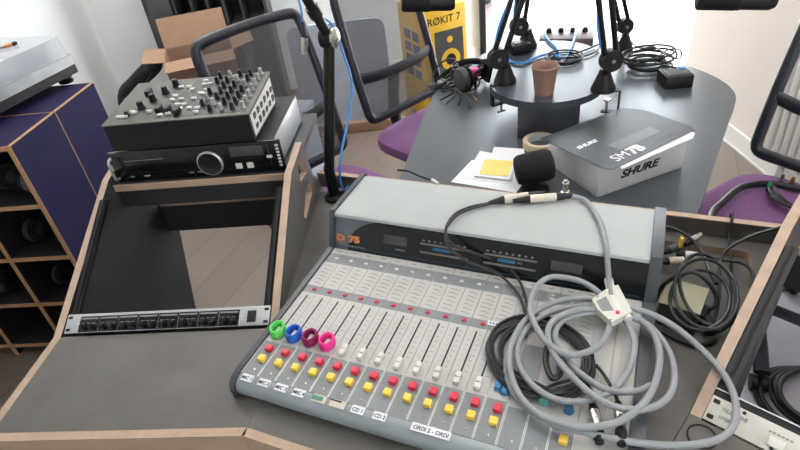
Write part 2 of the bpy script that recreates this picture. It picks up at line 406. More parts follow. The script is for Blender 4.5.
# sloping meter face: local frame x along console, y up the face
fd = Vector((0, .453-YB-.001, .1215-.05)); FL = fd.length; fd.normalize()
FM = Matrix(((1, 0, 0, 0), (0, fd.y, -fd.z, YB+.0005), (0, fd.z, fd.y, ZB+.0008), (0, 0, 0, 1)))
arc = [(.70-.0002, 0), (.70-.0002, FL), (.135, FL)]+[(.135-.085*math.sin(R(a)), FL-.058*(1-math.cos(R(a)))-.006*a/90) for a in range(10, 91, 10)]+[(.048, 0)]
MB().prism(arc, .0, .0012, 0, M=FM).build('black_face', blkface, br_)
b = MB()
XS = Matrix.Diagonal((1.45, 1, 1, 1))
b.text('D', .020, FM @ Matrix.Translation((.017, .022, .0016)) @ XS, 0, bold=.0014); b.text('75', .020, FM @ Matrix.Translation((.050, .022, .0022)) @ XS, 0, bold=.0014)
b.box(.018, .043, .0175, .0185, .0012, .0018, 0, FM)
b.build('orange_lettering', orange, br_)
b = MB()
for k in range(16): b.box(.022+k*.0045, .025+k*.0045, .010, .013, .0012, .0019, 0, FM)
for x0 in (.235, .382):
    for k in range(8): b.box(x0+k*.0135, x0+.005+k*.0135, .051, .0545, .0012, .0018, 0, FM)
b.text('TIMER', .0085, FM @ Matrix.Translation((.544, .021, .0014)), 0)
b.text('VU', .008, FM @ Matrix.Translation((.298, .0335, .0014)), 0); b.text('VU', .008, FM @ Matrix.Translation((.449, .0335, .0014)), 0)
for k in range(5): b.box(.170+k*.005, .1735+k*.005, .020, .0235, .0012, .0018, 0, FM)
b.build('white_lettering', ink, br_)
for x0 in (.230, .377):
    b = MB().box(x0, x0+.112, .043, .0475, .0012, .002, 0, FM).box(x0, x0+.112, .0235, .028, .0012, .002, 0, FM).box(x0+.03, x0+.068, .033, .040, .0012, .002, 1, FM)
    b.build('level_meter', [metergrey, bluelcd], br_)
MB().box(.012, .69, .0075, .0088, .0012, .0018, 0, FM).build('blue_line', mat('dim_blue_print', (24, 62, 86), .5), br_)
MB().box(.140, .198, .032, .053, .0012, .0022, 0, FM).build('display_window', boxgrey, br_)
MB().box(.518, .580, .034, .054, .0012, .0022, 0, FM).build('display_window', boxgrey, br_)
# 18 channel strips
PT = .0381
def cap_mesh(col):
    return col
for k in range(18):
    x0 = .0125+k*PT; x1 = x0+PT-.0009; xc = (x0+x1)/2
    def Y(v): return YB-v
    # strip plate, drawn in its own plane
    tilt = math.atan2(ZB-ZF, YB-YF)
    SM = Matrix.Translation((0, YF, ZF)) @ Matrix.Rotation(tilt, 4, 'X')
    def bx(b, xa, xb, v0, v1, z0, z1, mi=0): b.box(xa, xb, YB-YF-v1, YB-YF-v0, z0, z1, mi, SM)
    b = MB(); bx(b, x0, x1, .0005, .3885, -.003, .0015, 0)
    full = k <= 12
    if k < 16:
        bx(b, x0+.0004, x1-.0004, .020, .052, .0012, .0018, 1)
        if k < 13: bx(b, x0+.0004, x1-.0004, .133, .156, .0012, .0018, 1)
        bx(b, x0+.0016, x1-.0016, .305 if full else .312, .388, .0012, .0018, 1)
        bx(b, x0+.0003, x0+.0012, .30, .388, .0012, .0020, 3); bx(b, x1-.0012, x1-.0003, .30, .388, .0012, .0020, 3)
    if k < 13: bx(b, xc-.0016, xc+.0016, .165, .29, .0012, .0019, 2)
    else: bx(b, x0+.0004, x1-.0004, .17, .245, .0012, .0018, 1) if k in (13,) else None
    st = b.build('channel_strip', [stripm, bandm, inkd, linew], con)
    b = MB()
    if k < 16:
        for q in range(6):
            v = .062+q*.0118; w_ = random.uniform(.008, .015)
            bx(b, xc-w_*.8, xc+w_*.4, v, v+.0016, .0016, .0019)
            bx(b, xc+.004, xc+.012, v+.003, v+.0042, .0016, .0019)
        bx(b, xc-.006, xc+.006, .008, .0105, .0016, .0019)
    if k < 13:
        for q in range(8):
            v = .172+q*.013; bx(b, xc+.006, xc+.011+random.uniform(0, .003), v, v+.0012, .0016, .0019)
            bx(b, xc-.011, xc-.007, v+.004, v+.005, .0016, .0019)
    if b.v: b.build('printed_legend', ink, st)
    def rb(nm, v, hw, hv, h, m, dx=0, bev=.0012):
        MB().rbox(xc+dx-hw, xc+dx+hw, YB-YF-v-hv, YB-YF-v+hv, .001, h, bev, 0, SM).build(nm, m, st)
    if k < 13:
        rb('small_red_button', .144, .0045, .0035, .005, red2, .006)
        rb('white_button', .036, .0045, .003, .004, white, .006)
        rb('red_button', .3245, .0068, .0068, .011, red, .006)
        rb('yellow_button', .3505, .0068, .0068, .011, yelb, .006)
    if k in (13, 14):
        rb('white_button', .030, .0045, .0025, .004, white, .006); rb('white_button', .040, .0045, .0025, .004, white, .006)
    if k == 13: rb('yellow_button', .300, .006, .0035, .006, yelb, .004)
    if k == 15: rb('yellow_button', .3505, .0068, .0068, .011, yelb, .003)
    if k < 16:
        MB().lathe([(.0022, 0), (.0022, .0012), (.0014, .0018)], 10, 0, SM @ Matrix.Translation((xc+.004, YB-YF-.375, .0012))).build('screw', nickel, st)
    if k < 12:
        v = .286 if k >= 4 else .281
        o = MB(); y = YB-YF-v
        T = SM @ Matrix.Translation((xc, y, 0))
        if k >= 4:
            o.rbox(-.0055, .0055, .001, .013, .002, .013, .0022, 0, T).rbox(-.0055, .0055, -.013, -.001, .002, .013, .0022, 0, T).box(-.0045, .0045, -.002, .002, .002, .0095, 0, T)
            o.build('fader_cap', white, st)
        else:
            o.rbox(-.005, .005, -.010, .010, .002, .013, .002, 0, T)
            fc = o.build('fader_cap', white, st)
            n = 28; r_ = MB()
            prof = [(1.0, .004), (1.06, .012), (1.0, .021), (.9, .0235), (.74, .0225), (.70, .016), (.72, .004)]
            vs = []; fs = []
            for i, (q, z) in enumerate(prof):
                for j in range(n):
                    a = 2*PI*j/n; vs.append((.0150*q*math.cos(a), .0178*q*math.sin(a), z))
            m_ = len(prof)
            for i in range(m_):
                for j in range(n): fs.append((i*n+j, i*n+(j+1) % n, ((i+1) % m_)*n+(j+1) % n, ((i+1) % m_)*n+j))
            r_.add(vs, fs, 0, True, T)
            r_.build('foam_ring', [greenm, bluem, maroonm, pinkm][k], st)
    if k == 12:
        rb('blue_button', .282, .0055, .007, .013, blueb, -.004); rb('blue_button', .288, .0055, .006, .012, blueb, .009)
    if k in (14, 15):
        T = SM @ Matrix.Translation((xc+(-.002 if k == 14 else .002), YB-YF-(.288 if k == 14 else .292), 0))
        MB().lathe([(.0085, .001), (.0085, .005), (.0072, .006), (.0068, .013), (.005, .0155), (.001, .016)], 18, 0, T).build('round_knob', teal if k == 14 else blueb, st)
# paper labels along the front rail
def front_label(nm, xa, xb, txt, m=paper, ink2=inkd):
    M = Matrix.Translation((0, .0205, .0445)) @ Matrix.Rotation(R(8), 4, 'X')
    o = MB().box(xa, xb, -.004, .0105, .0002, .0009, 0, M)
    if txt: o.text(txt, .0095, M @ Matrix.Translation(((xa+xb)/2, -.0005, .0012)), 1, .0002, 'CENTER', .1, .00015)
    return o.build('paper_label', [m, ink2], con)
for k, tx in enumerate(('MIC 1', 'MIC 2', 'MIC 3', 'MIC 4')): front_label('l', .020+k*PT, .014+k*PT+.031, tx)
o = front_label('l', .020+4*PT+.003, .014+5*PT-.001, '', cream); o['label'] = 'worn beige label scribbled over in green'
MB().rbox(.014+4*PT+.008, .014+5*PT-.008, .020, .028, .0465, .0472, .0003).build('pen_mark', mat('green_ink', (70, 124, 112), .7), o)
o = front_label('l', .020+5*PT+.001, .014+6*PT-.001, '', cream); o['label'] = 'worn beige label with black scribble'
MB().rbox(.014+5*PT+.006, .014+6*PT-.010, .027, .0295, .0470, .0476, .0002).build('pen_mark', inkd, o)
front_label('l', .020+6.15*PT, .014+6.95*PT, 'CD 1'); front_label('l', .020+7.25*PT, .014+8.05*PT, 'CD 2')
front_label('l', .020+9.1*PT, .014+11.05*PT, 'ORDI 2 - ORDI')
M_ = Matrix.Translation((0, YF, ZF)) @ Matrix.Rotation(math.atan2(ZB-ZF, YB-YF), 4, 'X')
b = MB().box(.0125+10.85*PT, .0125+11.6*PT, YB-YF-.142, YB-YF-.131, .0015, .0024, 0, M_)
for q in range(4): b.box(.0125+10.95*PT+q*.006, .0125+10.95*PT+q*.006+.004, YB-YF-.139, YB-YF-.134, .0024, .0026, 1, M_)
b.build('paper_label', [paper, ink], con)

# ------------------------------------------------------------------ rack units
def rack_unit(name, label, cat, wing_loc, wing_rz, v0=.252, u0=.0217):
    t = thing(name, label, cat, Matrix.Translation(Vector(wing_loc)) @ Matrix.Rotation(wing_rz, 4, 'Z') @ Vector((u0, v0, DESK+.001)), wing_rz)
    return t, Matrix.Rotation(SL, 4, 'X')
ra, M1 = rack_unit('rack_amplifier', 'slim silver rack unit with eight black knob sections at the foot of the left bay', 'amplifier', (-.8475, .7236, 0), AZL, .256)
MB().rbox(0, .4826, 0, .0445, .0002, .003, .0008, 0, M1).build('faceplate', silver, ra)
MB().box(.03, .452, .004, .040, -.12, .0, 0, M1).build('body', blk, ra)
for k in range(8):
    x = .034+k*.0475
    s_ = MB().box(x, x+.0465, .0015, .038, .0028, .0036, 0, M1).build('channel_section', blkface, ra)
    b = MB().box(x+.002, x+.043, .031, .035, .0036, .0039, 0, M1)
    for q in range(3): b.box(x+.004+q*.013, x+.013+q*.013, .021, .0225, .0036, .0039, 0, M1)
    b.build('printed_legend', ink, s_)
    for q in range(2):
        MB().lathe([(.0062, 0), (.0058, .010), (.003, .011)], 14, 0, M1 @ Matrix.Translation((x+.012+q*.021, .0125, .0036))).build('knob', blk, s_)
MB().rbox(.432, .452, .008, .034, .0028, .006, .001, 0, M1).build('power_switch', inkd, ra)
b = MB()
for x in (.008, .4746):
    for y in (.008, .0365): b.rbox(x-.005, x+.005, y-.003, y+.003, .0028, .0036, .0003, 0, M1)
b.build('mounting_slots', inkd, ra)

hy, M1 = rack_unit('telephone_hybrid', 'beige rack unit lettered telephone hybrid at the foot of the right bay', 'rack unit', (.258, .392, 0), AZR, .2505, .0187)
MB().rbox(0, .4826, 0, .0445, .0002, .003, .0008, 0, M1).build('faceplate', hyb, hy)
MB().box(.03, .452, .004, .040, -.15, 0, 0, M1).build('body', silver, hy)
b = MB()
for y in (.0085, .036): b.rbox(.004, .014, y-.0035, y+.0035, .0028, .0036, .0012, 0, M1)
for x, y in ((.05, .0385), (.045, .007), (.1, .006)): b.lathe([(.003, 0), (.003, .0008)], 10, 0, M1 @ Matrix.Translation((x, y, .003)))
b.build('mounting_slots', inkd, hy)
b = MB().text('TELEPHONE', .0088, M1 @ Matrix.Translation((.020, .0255, .0031)) @ Matrix.Diagonal((.8, 1, 1, 1)), 0, .0002, bold=.0003).text('HYBRID', .0088, M1 @ Matrix.Translation((.020, .0115, .0031)) @ Matrix.Diagonal((.8, 1, 1, 1)), 0, .0002, bold=.0003)
b.build('grey_lettering', ink, hy)
MB().rbox(.092, .114, .008, .024, .0028, .007, .0012, 0, M1).build('push_button', white, hy)
b = MB()
for q in range(6): b.box(.088+q*.006, .092+q*.006, .029, .0315, .003, .0034, 0, M1)
b.build('printed_legend', ink, hy)
# thin lip above the hybrid
b = MB().box(.0, .4826, .046, .056, -.004, .001, 0, M1).box(.0, .4826, .056, .058, -.004, .004, 1, M1); b.build('blank_strip', [blk, silver], hy)

# ------------------------------------------------------------------ CD player and DJ mixer on the left shelf
cdp = thing('cd_player', 'black rack CD player lying under the DJ mixer on the desk shelf', 'CD player', LW @ Vector((0.002, .668, .9052)), AZL)
MB().rbox(.036, .470, .004, .29, .004, .088, .002).build('body', blk, cdp)
MB().rbox(.470, .4706, .02, .29, .006, .086, .0002).build('side_plate', silver, cdp)
MB().rbox(.022, .488, -.004, .004, .002, .090, .0015).build('faceplate', blkface, cdp)
for x in (.029,):
    MB().tube([(x, -.006, .015), (x, -.022, .022), (x, -.022, .068), (x, -.006, .075)], .0035, 8, 0, sub=4).build('handle', silver if x < .1 else nickel, cdp)
YM = Matrix.Translation((.293, -.004, .041)) @ Matrix.Rotation(R(90), 4, 'X')
wh_ = MB().lathe([(.034, 0), (.034, .006), (.031, .009), (.028, .007), (.001, .007)], 36, 0, YM).build('jog_wheel', blk, cdp)
MB().lathe([(.0338, .0005), (.0352, .0045), (.0348, .007), (.0325, .0088), (.0310, .0095), (.031, .006)], 36, 0, YM, cap=False).build('wheel_rim', silver, wh_)
b = MB()
for q in range(7): b.box(.474, .482, -.0046, -.003, .016+q*.0095, .022+q*.0095)
b.build('side_lettering', white, cdp)
MB().rbox(.352, .440, -.0055, -.004, .052, .080, .0005).build('display', boxgrey, cdp)
for x in (.358, .388): MB().rbox(x, x+.017, -.008, -.003, .018, .033, .001).build('cue_button', white, cdp)
MB().rbox(.452, .456, -.0055, -.003, .02, .08, .0005).build('pitch_slot', inkd, cdp)
MB().rbox(.447, .461, -.010, -.004, .044, .051, .001).build('pitch_slider', white, cdp)
b = MB()
for x, w_ in ((.06, .012), (.098, .018), (.225, .014), (.25, .02)): b.box(x, x+w_, -.0046, -.003, .014, .018)
b.box(.058, .17, -.0046, -.003, .062, .0635); b.build('printed_legend', ink, cdp)
b = MB()
for x, y in ((.06, .03), (.45, .03), (.06, .26), (.45, .26)): b.lathe([(.012, -.0002), (.012, .004)], 12, 0, Matrix.Translation((x, y, 0)))
b.build('feet', blk, cdp)

dj = thing('dj_mixer', 'DJ mixer crowded with knobs, black front and grey top, on the CD player', 'DJ mixer', LW @ Vector((.048, .664, .9955)), AZL)
DW, DD = .382, .235
sidep = [(0, .004), (DD, .004), (DD, .092), (0, .074)]
MB().prism(sidep, 0, DW, 0, M=YX).build('body', blk, dj)
ts = math.atan2(.018, DD)
TM = Matrix.Translation((0, 0, .0742)) @ Matrix.Rotation(ts, 4, 'X')
MB().rbox(-.003, DW+.003, -.003, DD+.003, 0, .004, .0012, 0, TM).build('top_plate', mat('dj_grey_plate', (88, 88, 83), .5, .3, var=.05), dj)
MB().prism([(.13, .012), (.36, .012), (.36, DD-.01), (.18, DD-.01)], .004, .0046, 0, M=TM).build('dark_plate_area', mat('dj_dark_plate', (44, 46, 47), .5, var=.05), dj)
pts = [(0.012, .010), (DD-.012, .010), (DD-.008, .082), (.012, .068)]
sd = MB().prism([(p[0], p[1]) for p in pts], DW, DW+.0008, 0, M=YX).build('side_decal', white, dj)
b = MB()
for q in range(6):
    for h in (.020, .046):
        y = .03+q*.034; b.box(DW+.0008, DW+.0012, y, y+.018, h, h+.013+random.uniform(0, .006))
        b.box(DW+.0008, DW+.0012, y+.020, y+.024, h+.004, h+.012)
b.build('decal_print', inkd, sd)
def knob(x, y, r=.0062, h=.017, m=blk, nm='knob'):
    MB().lathe([(r*1.25, 0), (r*1.2, .003), (r, .004), (r*.85, h), (r*.5, h+.001)], 14, 0, TM @ Matrix.Translation((x, y, .0045))).build(nm, m, dj)
gk = mat('grey_knob', (150, 150, 146), .5)
for i in range(5):
    for j in range(7):
        x = .248+i*.029; y = .030+j*.032
        if (i+j) % 4 == 0 and i < 1: continue
        knob(x, y, .0055, .018, m=(gk if i == 4 or (i+j) % 5 == 2 else blk))
for x, y in ((.075, .075), (.092, .115), (.112, .155), (.128, .195)): knob(x, y, .009, .02)
knob(.05, .04, .006, .012)
for i, (x, y) in enumerate(((.135, .05), (.16, .045), (.065, .155), (.19, .03))):
    MB().rbox(x-.007, x+.007, y-.014, y+.014, .004, .020, .003, 0, TM).build('fader_cap', blk, dj)
for i in range(46):
    x = .150+(i % 5)*.021+random.uniform(-.004, .004); y = .025+(i//5)*.026+random.uniform(-.003, .003)
    if i >= 40: y = random.uniform(.02, .06); x = random.uniform(.02, .11)
    if y > DD-.012 or (i < 40 and random.random() < .38): continue
    x += random.uniform(-.004, .004); y += random.uniform(-.004, .004)
    M = TM @ Matrix.Translation((x, y, 0))
    MB().rbox(-.007, .007, -.0035, .0035, .004, .0105, .001, 0, M).build('white_button', white, dj)
b = MB()
for q in range(10): b.box(.03+q*.011, .037+q*.011, .225, .2275, .004, .0043, 0, TM)
b.build('printed_legend', ink, dj)
b = MB()
for x, y in ((.03, .03), (DW-.03, .03), (.03, DD-.03), (DW-.03, DD-.03)): b.lathe([(.012, -.0005), (.012, .0045)], 12, 0, Matrix.Translation((x, y, 0)))
b.build('feet', blk, dj)

# ------------------------------------------------------------------ purple cubby shelves, headphones, turntable
def cubby(name, label, v0, v1, fill):
    t = thing(name, label, 'shelf unit', LW @ Vector((-.445, v0, 0)), AZL)
    D = v1-v0; T = .016; H = .93; cw = .236; n = 3; ch = (H-.016)/4.2
    MB().box(-.001, .0, .0, D, 0, H).build('outer_face', purplecab, t)
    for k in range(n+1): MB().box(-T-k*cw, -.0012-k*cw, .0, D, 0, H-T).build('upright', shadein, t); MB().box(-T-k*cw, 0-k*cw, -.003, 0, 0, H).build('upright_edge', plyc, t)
    for k in range(5):
        z = H-k*ch
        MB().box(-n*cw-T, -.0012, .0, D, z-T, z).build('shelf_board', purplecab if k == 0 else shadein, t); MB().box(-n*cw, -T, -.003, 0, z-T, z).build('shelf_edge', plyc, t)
    MB().box(-.0012, .0, .0, D, H, H+.001).build('top_edge', plyc, t)
    MB().box(-.010, .0004, 0, D, H-.0012, H+.0012).build('top_edge', plyc, t)
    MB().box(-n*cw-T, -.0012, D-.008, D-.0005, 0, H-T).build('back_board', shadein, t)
    return t, cw, ch
cb, cw, ch = cubby('cubby_shelf', 'purple cubby shelf with plywood edges and headphones in its holes, nearest the left desk wing', .905, 1.155, True)
cubby('cubby_shelf', 'second purple shelf unit behind the one with headphones, under the turntable end', 1.162, 1.43, False)
hp0 = None
spots = [(0, 0), (0, 1), (0, 2), (1, 2), (0, 3), (1, 1)]
descr = ['black headphones in the top right hole of the purple cubby shelf', 'black headphones in the second hole down at the right of the purple shelf', 'black headphones in the third hole down at the right of the purple shelf',
         'black headphones in the third hole down of the second column of the purple shelf', 'black headphones in the lowest right hole of the purple shelf', 'black headphones in the second hole down of the second column of the purple shelf']
for i, ((c, r_), d_) in enumerate(zip(spots, descr)):
    z = .93-(r_+1)*ch+.001
    if z < .01: continue
    loc = LW @ Vector((-.445-.126-c*cw, .905+.105, z)); rz = AZL+R(random.uniform(-25, 25))
    if hp0 is None:
        hp0 = thing('headphones', d_, 'headphones', loc, rz, 'headphones in the purple shelf')
        MB().tube([(-.07, 0, .05), (-.068, 0, .11), (-.035, .01, .155), (.035, .01, .155), (.068, 0, .11), (.07, 0, .05)], .008, 8, 0, sub=5, flat=(.006, .013)).build('headband', blk, hp0)
        for sx in (-1, 1):
            Q = Matrix.Translation((sx*.066, 0, .047)) @ Matrix.Rotation(R(90)*sx, 4, 'Y')
            e = MB().lathe([(.03, -.012), (.044, -.008), (.046, 0), (.04, .014), (.02, .02), (.001, .021)], 20, 0, Q).build('ear_cup', boxgrey, hp0)
            MB().lathe([(.045, -.012), (.046, -.02), (.036, -.030), (.024, -.026), (.024, -.012)], 20, 0, Q, cap=False).build('ear_pad', foam, e)
    else: dup(hp0, loc, rz, d_)

tt_az = R(-20)
tloc = Vector((-1.165, 2.27, .931)) 
tt = thing('turntable', 'silver turntable with clear dust cover on the purple shelf', 'turntable', tloc, tt_az)
def hexprof(w, d, c): return [(-w+c, -d), (-c, -d), (0, -d+c), (0, -c), (-c, 0), (-w+c, 0), (-w, -c), (-w, -d+c)]
TW, TD = .36, .46
MB().prism(hexprof(TW, TD, .012), .030, .062, 0).build('lower_body', blk, tt)
MB().prism([(x-.0, y) for x, y in hexprof(TW, TD, .010)], .0622, .098, 0).build('plinth', sheen, tt)
for x, y in ((-.045, -.045), (-TW+.045, -.045), (-.045, -TD+.045), (-TW+.045, -TD+.045)):
    MB().lathe([(.026, -.0003), (.028, .008), (.022, .012), (.028, .018), (.028, .0302)], 20, 0, Matrix.Translation((x, y, 0))).build('foot', blk2, tt)
MB().lathe([(.150, .0985), (.152, .104), (.148, .112), (.004, .112), (.003, .118)], 48, 0, Matrix.Translation((-.2, -.24, 0))).build('platter', silver, tt)
MB().tube([(-.04, -.06, .135), (-.05, -.2, .137), (-.075, -.30, .135), (-.1, -.33, .13)], .004, 8, 0).lathe([(.022, .0985), (.022, .125), (.012, .142)], 18, 0, Matrix.Translation((-.045, -.07, 0))).build('tonearm', nickel, tt)
cov = MB(); z0, z1 = .099, .172
outer_ = hexprof(TW-.008, TD-.016, .012); outer_ = [(x-.004, y-.012) for x, y in outer_]
inner_ = [((x+TW/2)*.97-TW/2, (y+TD/2)*.975-TD/2) for x, y in outer_]
n = len(outer_)
cov.add([(x, y, z0) for x, y in outer_]+[(x-.006*0, y, z1) for x, y in inner_], [tuple(range(n, 2*n))]+[(i, (i+1) % n, (i+1) % n+n, i+n) for i in range(n)], 0)
cov.build('dust_cover', acryl, tt)
st = thing('stylus_arm', 'slim grey stylus arm with orange tip lying on the dust cover', 'stylus arm', tloc+Matrix.Rotation(tt_az, 3, 'Z') @ Vector((-.13, -.18, .173)), tt_az)
MB().cyl((-.10, -.14, .006), (-.01, .03, .006), .006, .005).build('shaft', sheen, st)
MB().cyl((-.01, .03, .006), (.004, .056, .006), .007, .006).build('orange_tip', orange, st)
MB().rbox(-.004, .012, .056, .074, .0, .012, .002).build('head', blk, st)

# ------------------------------------------------------------------ far left: shelving, carton, bag
sh = thing('divider_rack', 'tall charcoal rack with upright dividers behind the open cardboard box', 'rack', (-1.25, 4.04, 0), R(4))
for x in (-.19, .55): MB().box(x, x+.02, -.17, .17, 0, 1.35).build('side_panel', darkshelf, sh)
MB().box(-.17, .55, .15, .17, 0, 1.35).build('back_panel', shadein, sh)
for z in (.04, .62, 1.33): MB().box(-.17, .55, -.165, .15, z, z+.02).build('shelf_board', darkshelf, sh)
for x in (-.02, .09, .19, .29, .40): MB().rbox(x, x+.018, -.16, .15, .64, 1.33, .004).build('divider', darkshelf, sh)
for x in (.05, .2, .35): MB().rbox(x, x+.018, -.16, .15, .06, .62, .004).build('divider', darkshelf, sh)
MB().rbox(-.168, -.022, -.185, -.168, .02, 1.33, .004).build('front_slab', darkshelf, sh)

cx = thing('cardboard_box', 'open brown cardboard box with raised back flap in the back left corner', 'box', (-1.07, 3.52, 0), R(14))
bw, bd, bh = .40, .30, .635
b = MB()
b.box(-bw/2, bw/2, -bd/2, bd/2, 0, .004).box(-bw/2, bw/2, -bd/2, -bd/2+.005, .004, bh).box(-bw/2, bw/2, bd/2-.005, bd/2, .004, bh).box(-bw/2, -bw/2+.005, -bd/2+.005, bd/2-.005, .004, bh).box(bw/2-.005, bw/2, -bd/2+.005, bd/2-.005, .004, bh)
b.build('carton', cardb, cx)
def flap(p0, p1, d, nm='flap'):
    p0, p1, d = Vector(p0), Vector(p1), Vector(d); nrm = (p1-p0).cross(d).normalized()*.004
    vs = [p0, p1, p1+d, p0+d, p0+nrm, p1+nrm, p1+d+nrm, p0+d+nrm]
    MB().add(vs, [(0, 3, 2, 1), (4, 5, 6, 7), (0, 1, 5, 4), (1, 2, 6, 5), (2, 3, 7, 6), (3, 0, 4, 7)]).build(nm, cardin, cx)
flap((-bw/2, bd/2, bh), (bw/2, bd/2, bh), (0, .05, .17)); flap((-bw/2, -bd/2, bh), (-bw/2, bd/2, bh), (-.12, 0, .02))
flap((-bw/2, -bd/2, bh), (bw/2, -bd/2, bh), (.0, -.10, -.03)); flap((bw/2, -bd/2, bh), (bw/2, bd/2, bh), (.13, 0, .03))

P1, P2 = at(126, 97, .40), at(153, 66, .60)
P0 = Vector((P1.x-.03, P1.y-.10, .056))
bag = thing('carry_bag', 'long black carry bag leaning by the white wall left of the charcoal rack', 'bag', (P0.x, P0.y, 0))
L0 = Vector((P0.x, P0.y, 0))
MB().tube([P0-L0, (P0+P1)/2-L0+Vector((.01, 0, 0)), P1-L0, (P1+P2)/2-L0+Vector((-.012, 0, 0)), P2-L0], .05, 12, 0, sub=5).build('body', foam, bag)
MB().tube([P1-L0+Vector((0, -.05, 0)), (P1+P2)/2-L0+Vector((.03, -.09, -.03)), P2-L0+Vector((0, -.05, -.03))], .010, 8).build('strap', blk, bag)
MB().ball(P2-L0, .055, 1, 1, .8).build('end_cap', blk, bag)

# ------------------------------------------------------------------ office chairs
def make_chair(label, loc, rz, fab):
    t = thing('office_chair', label, 'chair', loc, rz, 'office chairs round the table')
    b = MB(); nx, ny = 15, 15
    top = []; vs = []; fs = []
    def sup(x, e=4): return max(0.0, 1-abs(x)**e)
    N = 28; rings = [(.0, .43), (.55, .43), (.90, .43), (.985, .425), (1.0, .448), (.985, .468), (.90, .482), (.55, .478), (.0, .474)]
    for q, z in rings:
        for k in range(N):
            a = 2*PI*k/N; c, s_ = math.cos(a), math.sin(a)
            x = math.copysign(abs(c)**.5, c)*.245*q; y = math.copysign(abs(s_)**.5, s_)*.24*q
            zz = z-(.018*max(0, (-y-.14)/.1) if z > .46 else 0)
            vs.append((x, y, zz))
    for i in range(len(rings)-1):
        for k in range(N): fs.append((i*N+k, i*N+(k+1) % N, (i+1)*N+(k+1) % N, (i+1)*N+k))
    b.add(vs, fs, 0, True); b.build('seat', plum, t)
    MB().rbox(-.12, .12, -.12, .14, .40, .432, .01).build('seat_mechanism', blk, t)
    def by(z): return .20+(z-.55)*.27
    out = []
    for z, w in ((.55, .0), (.55, .13), (.553, .20), (.572, .222), (.62, .226), (.80, .227), (.98, .221), (1.045, .216), (1.072, .203), (1.083, .16), (1.088, 0)): out.append((w, z))
    ring = [(w, by(z), z) for w, z in out]+[(-w, by(z), z) for w, z in reversed(out[1:-1])]
    MB().tube(ring, .02, 10, 0, True, 4, flat=(.020, .018)).build('back_frame', navy, t)
    g = MB(); vs = []; fs = []; zs = [.552+i*.0527 for i in range(11)]
    def half(z):
        for (w0, z0), (w1, z1) in zip(out[1:], out[2:]):
            if z0 <= z <= z1 and z1 > z0: return w0+(w1-w0)*(z-z0)/(z1-z0)
        return .1
    for z in zs:
        h = half(z)
        for i in range(9): x = -h+2*h*i/8; vs.append((x, by(z)-.012*(1-(x/.23)**2), z))
    for a in range(10):
        for i in range(8): fs.append((a*9+i, a*9+i+1, (a+1)*9+i+1, (a+1)*9+i))
    g.add(vs, fs, 0, True); g.build('mesh_back', fab, t)
    MB().tube([(-.222, by(.735)-.002, .735), (-.1, by(.725)-.022, .725), (.1, by(.725)-.022, .725), (.222, by(.735)-.002, .735)], .014, 8, 0, sub=5, flat=(.024, .010)).build('lumbar_bar', navy, t)
    MB().tube([(0, .08, .41), (0, .25, .42), (0, .295, .50), (0, by(.7)+.022, .72)], .02, 10, 0, sub=6, flat=(.014, .035)).build('back_support', blk, t)
    MB().lathe([(.028, .10), (.028, .24), (.019, .241), (.019, .41)], 16).build('gas_column', blk, t)
    for k in range(5):
        a = 2*PI*k/5+.3; dx, dy = math.cos(a), math.sin(a)
        MB().tube([(dx*.02, dy*.02, .115), (dx*.15, dy*.15, .10), (dx*.28, dy*.28, .07)], .02, 8, 0, sub=4, flat=(.016, .024)).build('leg', navy, t)
        c = MB(); P0 = Vector((dx*.285, dy*.285, .027)); ax = Vector((-dy, dx, 0))
        c.cyl(P0-ax*.024, P0-ax*.006, .027).cyl(P0+ax*.006, P0+ax*.024, .027).cyl(P0, P0+Vector((0, 0, .05)), .008)
        c.build('caster', blk, t)
    return t
def facing(fx, fy): return math.atan2(fx, -fy)
def seat_from_corner(corner, f, side):
    f = Vector((f[0], f[1], 0)).normalized(); sd = Vector((-f.y, f.x, 0))*side    # side: which way the back runs from this corner
    c = corner+sd*.222+f*.20
    return (c.x, c.y, 0), facing(f.x, f.y)
l_, z_ = seat_from_corner(at(345, 146, .55), (.64, -.77), -1)
c1 = make_chair('office chair with dark mesh back between the cardboard box and the mic stand', l_, z_, meshfab)
l_, z_ = seat_from_corner(at(372, 122, .55), (.64, -.77), 1)
c2 = make_chair('office chair with plum seat and mesh back in front of the yellow carton', l_, z_, meshfab)
l_, z_ = seat_from_corner(at(757, 163, .52)+Vector((0, .03, 0)), (-.87, -.5), 1)
c3 = make_chair('office chair with plum seat at the right edge of the table near the cream wall', l_, z_, meshfab2)

pbx = thing('storage_box', 'pale blue grey lidded box on the floor behind the DJ mixer', 'box', (-.50, 2.62, 0), R(-20))
MB().rbox(-.14, .11, -.12, .14, 0, .50, .006).build('carton', padm, pbx)
MB().rbox(-.146, .116, -.126, .146, .502, .535, .006).build('lid', padm, pbx)

# ------------------------------------------------------------------ yellow speaker carton, grey screen
kx = thing('speaker_carton', 'yellow studio monitor carton with a loudspeaker pictured on its front', 'box', (.37, 3.62, 0), R(22))
KW, KD, KH = .30, .33, .70
MB().rbox(-KW/2, KW/2, -KD/2, KD/2, 0, KH, .004).build('carton', yelbox, kx)
FY = Matrix.Translation((0, -KD/2-.0005, 0)) @ Matrix.Rotation(R(90), 4, 'X')
pp = MB().box(-.075, .125, .26, .56, 0, .0006, 0, FY).build('speaker_picture', boxgrey, kx)
b = MB().lathe([(.068, 0), (.068, .0004), (.03, .0004)], 32, 0, FY @ Matrix.Translation((.03, .375, .0006))); b.lathe([(.02, 0), (.02, .0004)], 20, 0, FY @ Matrix.Translation((.03, .50, .0006))); b.build('yellow_cone', yelbox, pp)
b = MB().lathe([(.036, 0), (.036, .0004)], 24, 0, FY @ Matrix.Translation((.03, .375, .0012))); b.build('cone_centre', blk, pp)
